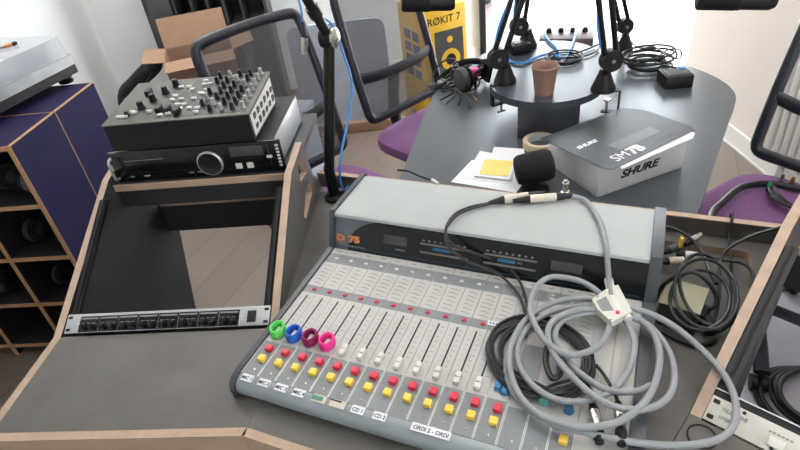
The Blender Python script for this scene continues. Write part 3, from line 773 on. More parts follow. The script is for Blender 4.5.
MB().text('RØKIT 7', .062, FY @ Matrix.Translation((-.118, .605, .0004)), 0, .0002, bold=.0006).build('lettering', inkd, kx)
MB().box(-.14, -.06, .12, .17, 0, .0005, 0, FY).build('printed_panel', boxblue, kx)
b = MB()
for r_ in range(4):
    for c in range(2): b.box(-KW/2-.0008, -KW/2+.0002, -.10+c*.11, -.01+c*.11, .26+r_*.08, .32+r_*.08)
b.build('side_print', boxblue, kx)

sc = thing('screen_panel', 'pale grey rounded screen panel on a wooden foot behind the office chairs', 'screen panel', (-.12, 3.45, 0), R(-4))
op = [(-.40, .07), (.19, .07)]+rcorner(.13, .64, .06, 0, 90, 6)+rcorner(-.34, .64, .06, 90, 180, 6)
MB().panel(op, [], .03, Matrix.Translation((0, .015, 0)) @ Matrix.Rotation(R(90), 4, 'X'), 0, 0).build('panel', padm, sc)
MB().rbox(-.44, .26, -.06, .06, 0, .07, .004).build('foot', cardin, sc)

# ------------------------------------------------------------------ conference table
ct = thing('meeting_table', 'large dark grey meeting table with rounded far end behind the console', 'table', (.62, 1.80, 0), AZM)
W2 = lambda x, y: Vector((x-.62, y-1.80))
def loc2(x, y):
    d = W2(x, y); c, s_ = math.cos(-AZM), math.sin(-AZM); return (d.x*c-d.y*s_, d.x*s_+d.y*c)
edge = [(0.0, 1.41), (.697, 1.065), (.745, 1.115), (.897, 1.328), (1.08, 1.575), (1.153, 1.669), (1.185, 1.74), (1.195, 1.83), (1.175, 1.95), (1.12, 2.10), (1.04, 2.24), (.93, 2.37), (.80, 2.46), (.66, 2.50), (.52, 2.47), (.40, 2.38), (.30, 2.26), (.22, 2.12), (.183, 2.03), (.10, 1.75), (.03, 1.50)]
for _ in range(2):      # round the outline, keeping the straight near edge
    q = [edge[0], edge[1]]
    for a, b in zip(edge[1:], edge[2:]+edge[:1]):
        q += [(a[0]*.75+b[0]*.25, a[1]*.75+b[1]*.25), (a[0]*.25+b[0]*.75, a[1]*.25+b[1]*.75)]
    edge = q
poly = [loc2(*p) for p in edge]
MB().prism(poly, .725, DESK, 0).build('tabletop', lamt, ct)
for p in ((.38, 1.55), (.72, 2.12)):
    q = loc2(*p)
    MB().lathe([(.22, 0), (.22, .012), (.05, .02), (.035, .04), (.035, .7), (.14, .715), (.14, .7249)], 28, 0, Matrix.Translation((q[0], q[1], 0))).build('pedestal', blk2, ct)

pod = thing('podium', 'dark raised shelf with rounded ends on a post in the middle of the meeting table', 'raised shelf', (.555, 1.80, DESK+.0005), R(-17))
def stadium(r, L, n=18):
    return [(r*math.cos(PI+PI*k/n), -L+r*math.sin(PI+PI*k/n)) for k in range(n+1)]+[(r*math.cos(PI*k/n), L+r*math.sin(PI*k/n)) for k in range(n+1)]
PZ = .145
MB().prism(stadium(.178, .10), PZ-.022, PZ, 0).build('shelf_top', lamd2, pod)
MB().box(-.083, .102, -.225, .225, 0, PZ-.0225).build('post', lamd2, pod)
PTOP = DESK+PZ+.0005
PM = frame((.555, 1.80, 0), R(-17))

# ------------------------------------------------------------------ paper cup and other things on the podium
cu = thing('cup', 'brown ribbed paper cup on the edge of the raised shelf', 'cup', at(544, 93, PTOP), 0)
n = 48; prof = [(.028, .0), (.0285, .004), (.038, .082)]
b = MB(); vs = []; fs = []
for r_, z in prof+[(.0395, .084), (.0385, .088), (.0365, .086), (.0265, .006)]:
    for k in range(n): a = 2*PI*k/n; rr = r_*(1+.012*math.cos(a*12)*(1 if .003 < z < .083 else 0)); vs.append((rr*math.cos(a), rr*math.sin(a), z))
m_ = len(prof)+4
for i in range(m_-1):
    for k in range(n): fs.append((i*n+k, i*n+(k+1) % n, (i+1)*n+(k+1) % n, (i+1)*n+k))
fs.append(tuple(range(n-1, -1, -1))); fs.append(tuple((m_-1)*n+k for k in range(n)))
b.add(vs, fs, 0, True); b.build('ribbed_wall', clay, cu)
MB().lathe([(.0395, .083), (.041, .0855), (.0395, .088), (.0375, .0855)], 32, 0, cap=False).build('rolled_rim', mat('rim_brown', (164, 132, 114), .6), cu)

def boom_arm(label, base, elbow, tip, mic=False, clampdir=None, knuckle=None):
    base, elbow, tip = Vector(base), Vector(elbow), Vector(tip)
    t = thing('microphone_boom', label, 'microphone boom', base, 0, 'sprung microphone booms on the table')
    E, T = elbow-base, tip-base
    MB().lathe([(.036, 0), (.036, .008), (.033, .014), (.018, .052), (.014, .066)], 20).build('base_cone', blk, t)
    K = (Vector(knuckle)-base) if knuckle is not None else Vector((0, 0, .075)); k = MB()
    d = (E-K).normalized(); sd = Vector((.1, -1, 0)); sd = (sd-d*sd.dot(d)).normalized()
    MB().cyl((0, 0, .05), K, .010, .012).build('pivot_post', blk, t)
    k.cyl(K-sd*.014, K+sd*.014, .030, n=24); k.build('pivot', blk, t)
    MB().cyl(K+sd*.0145, K+sd*.017, .006).cyl(K-sd*.017, K-sd*.0145, .006).build('pivot_screw', nickel, t)
    up = sd.cross(d).normalized()
    for s_ in (-1, 1):
        MB().cyl(K+up*s_*.017, E+up*s_*.017, .008, n=10).build('lower_bar', blk2, t)
    MB().cyl(E-sd*.014, E+sd*.014, .022, n=22).build('elbow', blk, t)
    d2 = (T-E).normalized(); up2 = sd.cross(d2).normalized()
    for s_ in (-1, 1): MB().cyl(E+up2*s_*.017, T+up2*s_*.017, .008, n=10).build('upper_bar', blk2, t)
    MB().cyl(T-sd*.012, T+sd*.012, .018, n=20).build('head_pivot', blk, t)
    pts = [K+up*.02+d*.02]+[K.lerp(E, q)+up*(.022+.006*math.sin(q*9)) for q in (.25, .5, .75)]+[E+up*.028, E.lerp(T, .3)+Vector((0, 0, .022)), E.lerp(T, .7)+Vector((0, 0, .024)), T+Vector((0, 0, .02))]
    MB().tube(pts, .0035, 7).build('blue_cable', bluecab, t)
    if clampdir is not None:
        c = Vector(clampdir); cl = MB(); c0 = Vector((c.x, c.y, 0))
        M = Matrix.Rotation(math.atan2(c.y, c.x), 4, 'Z')
        cl.box(.012, .036, -.012, .012, -.075, .004, 0, M @ Matrix.Translation((.022, 0, 0)))
        cl = MB().box(.046, .051, -.009, .009, -.07, .004, 0, M).box(-.005, .046, -.009, .009, .0, .004, 0, M).box(.0, .046, -.009, .009, -.07, -.065, 0, M)
        cl.build('table_clamp', blk, t)
        MB().cyl(M @ Vector((.015, 0, -.10)), M @ Vector((.015, 0, -.030)), .004).cyl(M @ Vector((.0, 0, -.098)), M @ Vector((.03, 0, -.098)), .003).cyl(M @ Vector((.015, 0, -.032)), M @ Vector((.015, 0, -.027)), .011).build('clamp_screw', nickel, t)
    return t
def ray_y(px, py, y):
    d = _f + _r*((px-400)/FPX) - _u*((py-225)/FPX); t = y/d.y
    return Vector((d.x*t, y, CAM_H+d.z*t))
def extend(kn, px, py, q):
    P = ray_y(px, py, kn.y); return kn+(P-kn)*q
KL, KB, KR, KF = at(498, 58, PTOP+.115), at(519, 26, PTOP+.11), at(611, 60, PTOP+.12), at(625, 26, DESK+.13)
pL = at(505, 82, PTOP); pR = at(603, 90, PTOP)
E_L = Vector((.52, 1.92, 1.40)); T_L = Vector((.36, 2.25, 1.16))
boom_arm('microphone boom arm clamped to the left edge of the raised shelf beside the cup', pL, extend(KL, 517, 0, 2.4), (.33, 2.06, 1.30), clampdir=(-1, -.35), knuckle=KL)
pB = at(527, 47, PTOP-.001); pB.z = PTOP
boom_arm('microphone boom arm standing furthest back on the raised shelf, left of the power box', pB, extend(KB, 523, 0, 4), (.9, 2.5, 1.5), knuckle=KB)
boom_arm('microphone boom arm clamped to the right edge of the raised shelf', pR, extend(KR, 605, 0, 2.4), (.93, 1.62, 1.28), clampdir=(1, -.55), knuckle=KR)
pF = at(627, 62, DESK); pF.z = DESK+.0005
boom_arm('microphone boom arm on the tabletop behind the right hand shelf end', at(624, 50, DESK+.0005), extend(KF, 619, 0, 5), (1.2, 2.4, 1.5), knuckle=KF)

def studio_mic(label, c, axis, r=.031, L=.19):
    c = Vector(c); ax = Vector(axis).normalized()
    t = thing('microphone', label, 'microphone', c, 0)
    MB().cyl(-ax*L*.5, ax*L*.02, r, n=26, prof=[(r*.8, 0), (r, .06), (r, .95), (r*.97, 1)]).build('windscreen', foam, t)
    MB().cyl(ax*L*.02, ax*L*.5, r, n=26, prof=[(r*.97, 0), (r*.98, .08), (r*.92, .1), (r*.92, .86), (r*.7, 1)]).build('body', blk, t)
    return t
m1 = at(735, 3, 1.10); 
mic1 = studio_mic('black microphone hanging at the right above the table end', m1+Vector((0, 0, .012)), (.88, -.30, -.06), .032, .20)
m2 = at(428, 3, 1.08)
mic2 = studio_mic('black microphone hanging in front of the yellow carton', m2, (.95, -.05, -.10), .030, .19)
for mm, q, e in ((mic1, Vector((.0, .0, .033)), Vector((.93, 1.62, 1.28))), (mic2, Vector((0, 0, .031)), Vector((.33, 2.06, 1.30)))):
    L0 = Vector(mm.location); e = e-L0; e = e*(1-.02/e.length)
    MB().tube([q, q+Vector((-.01, .0, .08)), e], .006, 8).build('yoke', blk2, mm)

def cable(name, label, pts, r, m, cat='cable', n=8, sub=7, group=None):
    o = MB().tube(pts, r, n, 0, sub=sub).build(name, m, origin=True); return tag(o, label, cat, group)
bx1 = thing('junction_box', 'small black box with two buttons on the raised shelf behind the cup', 'box', at(519, 52, PTOP), R(10))
MB().rbox(-.035, .035, -.03, .03, 0, .035, .004).build('case', blk, bx1)
for x in (-.015, .012): MB().rbox(x-.007, x+.007, -.02, .0, .034, .038, .001).build('button', boxgrey, bx1)
bx2 = thing('headphone_amplifier', 'low dark box with knobs at the far end of the meeting table', 'headphone amplifier', at(566, 45, DESK+.0005), R(-20))
MB().rbox(-.11, .11, -.07, .07, 0, .05, .006).build('case', mat('dull_plum_case', (92, 74, 76), .5), bx2)
for k in range(4): MB().lathe([(.012, 0), (.010, .018), (.004, .02)], 14, 0, Matrix.Translation((-.075+k*.05, .02, .05))).build('knob', blk, bx2)
zc = PTOP+.006
cable('blue_cable', 'blue cable swinging from the left arm base to the middle of the raised shelf', trail([(508, 58), (512, 62), (524, 63), (540, 56), (552, 54), (560, 58)], zc), .0045, bluecab)
cable('blue_cable', 'blue cable running back along the left of the headphone amplifier', trail([(560, 58), (557, 49), (549, 41), (545, 36)], zc), .0045, bluecab)
cable('blue_cable', 'blue cable running back along the right of the headphone amplifier', trail([(566, 58), (571, 48), (575, 36), (576, 28)], zc), .0045, bluecab)
cable('black_cable', 'thin dark cable from the shelf middle to the right arm', trail([(563, 58), (580, 57), (595, 52), (601, 44)], zc), .003, rub)
cable('black_cable', 'thin dark cable crossing behind the blue cables to the right arm', trail([(566, 56), (585, 50), (604, 42)], zc), .003, rub)
b = MB(); c0 = at(564, 61, PTOP)
for q in range(3): b.tube([c0+Vector((math.cos(a)*(.05+.006*q), math.sin(a)*(.05+.006*q), .004+.006*q)) for a in [2*PI*i/10 for i in range(10)]], .003, 7, 0, True, 4)
tag(b.build('cable_ring', rub, origin=True), 'flat ring of dark cable where the blue cables meet', 'cable')

# right-hand clutter on the table
pb = thing('power_supply', 'flat black power box at the right of the meeting table', 'power supply', at(673, 84, DESK+.0005), R(-5))
MB().rbox(-.044, .05, -.045, .045, 0, .045, .004).build('case', blk, pb)
MB().rbox(-.036, .042, -.03, .035, .0452, .0465, .0005).build('label_plate', boxgrey, pb)
MB().lathe([(.010, 0), (.009, .005)], 16, 0, Matrix.Translation((.03, .02, .0464))).build('blue_cap', bluecab, pb)
b = MB(); c0 = at(646, 68, DESK+.0005)
for q in range(9):
    rr = .075+random.uniform(-.02, .012); ox, oy = random.uniform(-.02, .02), random.uniform(-.02, .02); tl = random.uniform(-.3, .3)
    b.tube([c0+Vector((ox+math.cos(a)*rr*1.15, oy+math.sin(a)*rr*.9, .008+q*.006+tl*.03*math.sin(a+q))) for a in [2*PI*i/10 for i in range(10)]], .0042, 7, 0, True, 4)
tag(b.build('cable_coil', rub, origin=True), 'heap of black cable coiled beside the black power box', 'cable coil')
cable('black_cable', 'loose black lead looping over the black power box', [at(630, 42, DESK+.01), at(640, 48, DESK+.02), at(655, 47, DESK+.06), at(668, 56, DESK+.08), at(680, 58, DESK+.06), at(680, 50, DESK+.09), at(668, 50, DESK+.07), at(655, 62, DESK+.05), at(676, 68, DESK+.055)], .003, rub)
cable('red_plug', 'red and black plug lying at the back of the cable heap', [at(624, 40, DESK+.01), at(632, 43, DESK+.012)], .006, red, 'plug')

# left-hand clutter: cable heap, headphones with pink band
b = MB()
for q in range(13):
    c0 = at(random.uniform(444, 474), random.uniform(80, 94), DESK); rr = random.uniform(.03, .06); th = random.uniform(0, PI); lift = random.uniform(.01, .05)
    b.tube([c0+Vector((math.cos(a)*rr, math.sin(a)*rr*.8, .006+lift*(1+math.sin(a+th)))) for a in [2*PI*i/9 for i in range(9)]], .0036, 7, 0, True, 4)
for (x, y) in ((446, 104), (458, 106), (470, 108), (440, 100)):
    b.tube([at(455, 88, DESK+.05), at((455+x)/2+4, (88+y)/2, DESK+.03), at(x, y, DESK+.005)], .0034, 7)
tag(b.build('cable_heap', rub, origin=True), 'tangled heap of thin black cables at the left of the meeting table', 'cables')
hh = dup(hp0, at(484, 84, DESK+.001), R(40), 'black headphones lying between the cable heap and the left arm base'); del hh['group']; hh.rotation_euler = (R(-78), 0, R(25)); hh.location = at(484, 80, DESK+.047)
pk = thing('pink_plug', 'bright pink band on a lead between cable heap and headphones', 'cable tie', at(475, 76, DESK+.05))
MB().lathe([(.012, 0), (.018, .004), (.019, .022), (.014, .03)], 18, 0).build('band', pinkm, pk)
MB().cyl((0, 0, -.048), (0, 0, .0), .006).build('stem', blk, pk)
cable('jack_plug', 'small brass jack plug in front of the black cable heap', [at(472, 96, DESK+.006), at(477, 101, DESK+.006)], .004, gold, 'plug')
ad = thing('adapter', 'flat grey adapter at the left end of the black cable heap', 'adapter', at(436, 88, DESK+.0005), R(20))
MB().rbox(-.03, .03, -.018, .018, 0, .022, .003).build('case', capm, ad); MB().rbox(.03, .045, -.01, .01, .004, .018, .002).build('plug_end', blk, ad)

# ------------------------------------------------------------------ papers, note, tape, foam microphone
def sheet(label, corners, z, m=paper, nm='paper_sheet', cat='paper', th=.0006, grp=None):
    P = [at(x, y, z) for x, y in corners]; n = len(P)
    b = MB().add([*P, *[p+Vector((0, 0, th)) for p in P]], [tuple(range(n-1, -1, -1)), tuple(range(n, 2*n))]+[(i, (i+1) % n, (i+1) % n+n, i+n) for i in range(n)])
    return tag(b.build(nm, m, origin=True), label, cat)
z0 = DESK+.0006
o = sheet('white paper sheet lying lowest, nearest the console lid', [(451, 182), (516, 193), (532, 172), (472, 160)], z0)
sheet('white paper sheet under the yellow note, turned to the left', [(464, 178), (509, 184), (518, 158), (480, 151)], z0+.0012)
sheet('white paper sheet sticking out furthest back under the yellow note', [(488, 166), (526, 169), (524, 149), (494, 147)], z0+.0024)
nb = sheet('small white notepad directly under the yellow note', [(474, 177), (510, 181), (516, 160), (482, 158)], z0+.0036, nm='notepad', cat='notepad', th=.005)
sheet('yellow sticky note on the white notepad', [(479, 174), (508, 176.5), (513.5, 161), (485, 159)], z0+.0092, yel_note, 'sticky_note', 'note')
tr = thing('tape_roll', 'roll of beige masking tape lying behind the foam microphone', 'tape', at(540, 146.5, DESK+.0005))
MB().lathe([(.052, 0), (.052, .024), (.040, .024), (.040, 0)], 40, 0, cap=False).add([], []).build('tape', tape, tr)
MB().lathe([(.040, 0.0002), (.040, .0238), (.038, .0238), (.038, .0002)], 40, 0, cap=False).build('core', boxwhite, tr)
fm = thing('foam_microphone', 'thick black foam windscreen on a small stand between papers and white box', 'microphone', at(535, 190, DESK+.0005), R(-6))
hM = Matrix.Translation((0, .02, .060)) @ Matrix.Rotation(R(82), 4, 'Y') @ Matrix.Rotation(R(0), 4, 'X')
MB().lathe([(.020, -.054), (.036, -.050), (.042, -.040), (.044, 0), (.043, .036), (.036, .049), (.020, .053), (.001, .054)], 28, 0, hM).build('windscreen', foam, fm)
MB().lathe([(.038, 0), (.038, .006), (.012, .010), (.008, .028)], 24).build('stand_base', blk, fm)

# ------------------------------------------------------------------ white microphone box with leaflets
_q = at(682, 167.5, DESK)-at(597, 198, DESK); bxz = math.atan2(_q.y, _q.x)
mb_ = thing('product_box', 'white cardboard microphone box on the table corner, dark lettering on its end', 'box', at(597, 198, DESK+.0006), bxz)
BL, BD, BH = _q.length, .22, .092
MB().rbox(0, BL, 0, BD, 0, BH, .002).build('carton', boxwhite, mb_)
F2 = Matrix.Translation((0, -.0004, 0)) @ Matrix.Rotation(R(90), 4, 'X')
MB().text('SHURE', .031, F2 @ Matrix.Translation((.070, .037, .0002)) @ Matrix.Diagonal((1.3, 1, 1, 1)), 0, .0002, shear=.25, bold=.0014).build('black_lettering', inkd, mb_)
zz = BH+.0015
def l2(px, py, z, t=mb_):
    p = at(px, py, z)-Vector(t.location); c, s_ = math.cos(-bxz), math.sin(-bxz); return (p.x*c-p.y*s_, p.x*s_+p.y*c)
zt = DESK+BH+.003
def rot_text(px, py, px2, py2, z):
    a = l2(px, py, z); b_ = l2(px2, py2, z); return a, math.atan2(b_[1]-a[1], b_[0]-a[0]), math.hypot(b_[0]-a[0], b_[1]-a[1])
zt2 = zt+.0035
lf2 = thing('leaflet', 'dark photo leaflet with large white lettering spread over the white box', 'leaflet', mb_.location+Vector((0, 0, zz+.0040)), bxz)
MB().prism([l2(540, 138.5, zt2), l2(577, 156, zt2), l2(606, 169, zt2), l2(613, 169.5, zt2), l2(695, 129.5, zt2), l2(690, 126, zt2), l2(650, 112, zt2), l2(641, 110, zt2), l2(622, 108, zt2)], 0, .0012).build('cover', booklet, lf2)
a, an, L_ = rot_text(617, 162, 660, 142, zt2)
tb = MB(); tb.text('SM', .044, Matrix.Translation((a[0], a[1], .0014)) @ Matrix.Rotation(an, 4, 'Z'), 0, .0002)
tb.text('7B', .044, Matrix.Translation((a[0]+.060*math.cos(an), a[1]+.060*math.sin(an), .0014)) @ Matrix.Rotation(an, 4, 'Z'), 0, .0002, bold=.0022)
tb.build('white_lettering', paper, lf2)
a, an2, L_ = rot_text(579, 149.5, 601, 140, zt2)
MB().text('SHURE', .019, Matrix.Translation((a[0], a[1], .0014)) @ Matrix.Rotation(an2, 4, 'Z') @ Matrix.Diagonal((1.2, 1, 1, 1)), 0, .0002, shear=.2, bold=.0009).build('white_brand_lettering', paper, lf2)
q1, q2, q3, q4 = [l2(x, y, zt2) for x, y in ((606, 146), (650, 127), (661, 132), (620, 150))]
MB().prism([q1, q4, q3, q2], .0012, .0016).build('pictured_microphone', bookgrey, lf2)
for q in range(2):
    b = MB(); p = l2(655+q*2, 143-q*3, zt2)
    M = Matrix.Translation((p[0], p[1], .0012)) @ Matrix.Rotation(an, 4, 'Z')
    for k in range(9): b.box(k*.007, k*.007+.005, 0, .0025, 0, .0004, 0, M)
    b.build('small_print', bookgrey, lf2)
lf3 = thing('leaflet', 'white leaflet corner sticking out under the dark photo leaflet', 'leaflet', mb_.location+Vector((0, 0, zz+.0012)), bxz)
zt3 = zt+.001
MB().prism([l2(622, 169, zt3), l2(693, 138, zt3), l2(695, 133, zt3), l2(660, 120, zt3), l2(612, 158, zt3)], 0, .0012).build('sheet', paper, lf3)

# ------------------------------------------------------------------ mic stand with loose connector and blue cable
msx = Vector((-.176, 1.403, DESK))
ms = thing('microphone_stand', 'black boom stand with chrome joint rising behind the left corner of the console', 'microphone stand', msx)
MB().lathe([(.03, .0003), (.03, .008), (.016, .014), (.0155, .10), (.0145, .105)], 20).build('socket', blk2, ms)
J = at(327, 40, 1.19)-msx
J = Vector((.055, -.0, .445)) if False else Vector((at(329, 38, 1.2)-msx))
MB().cyl((0, 0, .09), J, .0145, n=16).build('pole', blk2, ms)
MB().cyl(J+Vector((-.016, .008, 0)), J+Vector((.013, -.006, 0)), .024, n=26).build('joint', blk, ms)
MB().cyl(J+Vector((.013, -.006, 0)), J+Vector((.019, -.009, 0)), .0245, n=26, prof=[(.0245, 0), (.0245, .6), (.02, 1)]).build('joint_ring', nickel, ms)
T2 = at(300, -14, 1.34)-msx
MB().cyl(J, T2, .0125, n=14).cyl(J.lerp(T2, .45), J.lerp(T2, .62), .017, n=14).build('boom', blk2, ms)
cable('blue_cable', 'blue cable hanging down the black boom stand', [at(305, -6, 1.30), at(318, 14, 1.24), at(333, 26, 1.19), at(345, 58, 1.10), at(352, 85, 1.03), at(348, 120, .95), at(341, 155, .88), at(340, 178, .82), at(344, 190, .77), at(350, 184, .765)], .0032, bluecab)
xl = thing('audio_connector', 'silver and black XLR connector dangling beside the chrome joint', 'connector', at(304, 54, 1.12))
p0, p1, p2, p3 = [at(x, y, z)-Vector(xl.location) for x, y, z in ((304, 54, 1.12), (304.5, 37, 1.165), (303, 22, 1.20), (297, -6, 1.27))]
MB().cyl(p0, p1, .0095, n=18, prof=[(.0085, 0), (.0085, .35), (.0098, .36), (.0098, 1)]).build('barrel', nickel, xl)
MB().cyl(p1, p2, .0092, .005, n=16).build('boot', blk, xl)
MB().tube([p2, (p2+p3)/2+Vector((.002, 0, 0)), p3], .0032, 8).build('blue_lead', bluecab, xl)

# ------------------------------------------------------------------ cables on the console
def cc(l, z0=.82):   # sketch coordinates of the close survey sheet -> place
    return [at(480+p[0]/2.143, 240+p[1]/2.143, p[2] if len(p) > 2 else z0) for p in l]
gc = thing('grey_cable', 'thick grey multicore cable looped over the right half of the console', 'cable', (0, 0, 0))
lidz = .884+.007
path0 = [at(556, 196, lidz+.004), at(575, 197, lidz+.003), at(588, 203, lidz+.001), at(600, 222, lidz), at(606, 245, lidz+.001), at(607.5, 262, .872), at(609, 280, .846), at(611, 296, .845)]
MB().tube(path0, .0056, 10, 0, sub=8).build('lead', greycab, gc)
path1 = cc([(262, 120, .838), (235, 98, .842), (200, 84, .845), (150, 80, .845), (118, 105, .842), (108, 150, .838), (125, 195, .84), (150, 225, .842), (190, 246, .842), (235, 238, .838), (264, 215, .832), (280, 180, .832), (284, 150, .838)])
MB().tube(path1, .0058, 10, 0, sub=8).build('loop', greycab, gc)
path2 = cc([(262, 130, .832), (220, 125, .834), (165, 132, .832), (110, 160, .828), (75, 205, .826), (62, 260, .826), (80, 325, .827), (125, 372, .825), (190, 398, .825), (250, 400, .828), (310, 383, .832), (358, 340, .832), (380, 290, .832), (384, 235, .832), (365, 190, .834), (315, 150, .838)])
MB().tube(path2, .0058, 10, 0, sub=8).build('loop', greycab, gc)
path3 = cc([(262, 142, .826), (215, 142, .828), (150, 155, .826), (100, 190, .822), (80, 235, .820), (92, 285, .820), (130, 325, .820), (180, 345, .820), (240, 342, .820), (290, 318, .822), (322, 270, .826), (330, 215, .83), (305, 160, .834)])
MB().tube(path3, .0058, 10, 0, sub=8).build('loop', greycab, gc)
path4 = cc([(262, 150, .836), (210, 150, .838), (160, 170, .838), (145, 205, .838), (165, 255, .838), (205, 300, .838), (250, 338, .836), (300, 360, .833), (355, 362, .828), (400, 340, .822), (416, 295, .82), (405, 240, .822), (370, 190, .828), (325, 165, .836)])
MB().tube(path4, .0058, 10, 0, sub=8).build('loop', greycab, gc)
path5 = cc([(320, 145, .84), (365, 158, .842), (420, 188, .83), (480, 240, .812), (525, 292, .80), (547, 345, .795), (545, 392, .795), (520, 422, .79), (470, 437, .79), (400, 440, .80), (320, 432, .812), (240, 415, .816), (150, 392, .814), (90, 350, .813), (60, 300, .812), (58, 250, .813), (75, 210, .815)])
MB().tube(path5, .0058, 10, 0, sub=8).build('tail', greycab, gc)
path6 = cc([(262, 155, .83), (215, 160, .83), (175, 175, .828), (160, 210, .828), (185, 255, .828), (220, 290, .828), (270, 320, .826), (330, 325, .824), (372, 310, .822)])
MB().tube(path6, .0058, 10, 0, sub=8).build('loop', greycab, gc)
ZP = .848
def hp(l): return [(at(x, y, ZP).x, at(x, y, ZP).y) for x, y in l]
housing = MB().prism(hp([(592, 299), (606, 289), (618, 284.5), (632, 311), (612, 322), (597.5, 309)]), ZP-.014, ZP, 0)
H_ = housing.build('plug_housing', hyb, gc)
MB().prism(hp([(596.5, 301.5), (606, 296.5), (613.5, 310.5), (602, 311)]), ZP, ZP+.0008).build('grey_window', bandm, H_)
MB().prism(hp([(609, 295), (613, 292.8), (622, 309), (617, 311.5)]), ZP, ZP+.0006).build('ridge', white, H_)
MB().lathe([(.0040, 0), (.0036, .0022), (.001, .0026)], 14, 0, Matrix.Translation(at(617.6, 312.6, ZP))).build('red_dot', red, H_)
for x, y in ((597.5, 294.5), (611, 317.5)): MB().lathe([(.002, 0), (.002, .0014)], 10, 0, Matrix.Translation(at(x, y+2, ZP))).build('screw', nickel, H_)
MB().cyl(at(608.5, 280, ZP-.008), at(611, 290, ZP-.009), .0085).build('cable_gland', white, gc)
MB().cyl(at(624, 314, ZP-.010), at(629, 320, ZP-.011), .0085).build('cable_gland', white, gc)

bk = thing('black_cable_coil', 'coil of thin black audio cable under the grey cable on the console', 'cable coil', (0, 0, 0))
b = MB(); pts = []
cX, cY = 541, 357
for q in range(13*12):
    a = -2*PI*q/12+1.0; lap = q//12
    jx = [0, 3, -4, 2, -6, 5, -2, 6, -8, 1, 8, -5, 3][lap]; jy = [0, -3, 3, 5, -1, 4, -5, 2, 1, -6, 3, 6, -2][lap]
    sc_ = [1.0, .96, .93, .99, .90, .86, .97, .82, .93, .79, .88, .95, .84][lap]
    x = math.cos(a)*54*sc_; y = math.sin(a)*38*sc_
    rt = R(18); px = cX+jx*.7+x*math.cos(rt)-y*math.sin(rt); py = cY+jy*.7+x*math.sin(rt)+y*math.cos(rt)
    pts.append(at(px, py, .8065+.0011*(lap % 7)+random.uniform(0, .002)))
b.tube(pts, .0028, 7, 0, sub=3); b.build('coil', rub, bk)
MB().tube([at(552, 330, .824), at(548, 345, .822), at(546, 362, .822), at(552, 378, .823), at(560, 372, .823), at(557, 352, .823), at(553, 335, .824)], .0055, 8).build('coil_tie', rub, bk)
for k, pl in enumerate((
    [(489, 203, lidz), (470, 207, lidz), (455, 214, lidz), (447, 225, lidz+.003), (446.5, 236, .883), (455, 246, .866), (480, 255, .843), (505, 264, .822), (519, 280, .815), (526, 300, .815), (530, 320, .815)],
    [(513, 200, lidz), (485, 205, lidz), (461, 213, lidz+.006), (449, 224, lidz+.008), (445, 234, .890), (449, 247, .872), (467, 261, .846), (498, 274, .815), (515, 290, .811), (523, 305, .811), (527, 322, .812)],
    [(578, 370, .815), (592, 392, .812), (594, 404, .812)],
    [(596, 365, .815), (604, 375, .813), (614, 392, .813), (618, 402, .812)])):
    MB().tube([at(*p) for p in pl], .003, 7, 0, sub=6).build('lead', rub, bk)
def xlr(parent, a, b, shell, rr=.0092, ring=True):
    a, b = Vector(a), Vector(b)
    MB().cyl(a, a.lerp(b, .40), rr*.55, rr*.98, n=16).build('connector_boot', blk, parent)
    MB().cyl(a.lerp(b, .40), b, rr, n=18, prof=[(rr, 0), (rr, .55), (rr*.9, .56), (rr*.9, .97), (rr*.7, 1)]).build('connector_shell', shell, parent)
xlr(bk, at(592, 402, .812), at(598, 427, .8125), nickel); xlr(bk, at(618, 402, .812), at(621, 428, .8125), nickel)
for p, q in (((598, 430, .812), (599.5, 443, .812)), ((621, 431, .812), (621.5, 445, .812))):
    MB().cyl(at(*p), at(*q), .009, n=18, prof=[(.009, 0), (.009, .7), (.007, .75), (.007, 1)]).build('connector_socket', blk, bk)
for (a1, a2, a3, a4, zz_) in (((489, 203), (504, 199.5), (528, 196), (545, 193.5), lidz+.003), ((513, 201), (530, 199), (556, 197), (572, 195.5), lidz+.005)):
    MB().cyl(at(*a1, zz_), at(*a2, zz_), .0045, .009, n=16).build('connector_boot', blk, bk)
    MB().cyl(at(*a2, zz_), at(*a3, zz_), .0095, n=18, prof=[(.0095, 0), (.0095, .48), (.0088, .49), (.0088, .53), (.0095, .54), (.0095, 1)]).build('connector_shell', cream, bk)
    MB().cyl(at(*a3, zz_), at(*a4, zz_), .0092, .006, n=16).build('connector_boot', blk, bk)
bn = thing('coax_adapter', 'small upright silver adapter standing on the back of the console lid', 'adapter', at(565, 193, .8845))
MB().lathe([(.010, 0), (.010, .004), (.006, .006), (.006, .018), (.008, .019), (.008, .028), (.0045, .029), (.0045, .034)], 16).build('body', nickel, bn)
cable('black_cable', 'short black lead with white tip behind the left part of the console lid', trail([(398, 170, .79), (408, 171, .80), (420, 176, .80), (432, 180, .80)]), .0035, rub)
cable('white_plug', 'white plug tip lying behind the console lid', trail([(432, 180, .80), (438, 184, .80)]), .005, white, 'plug')

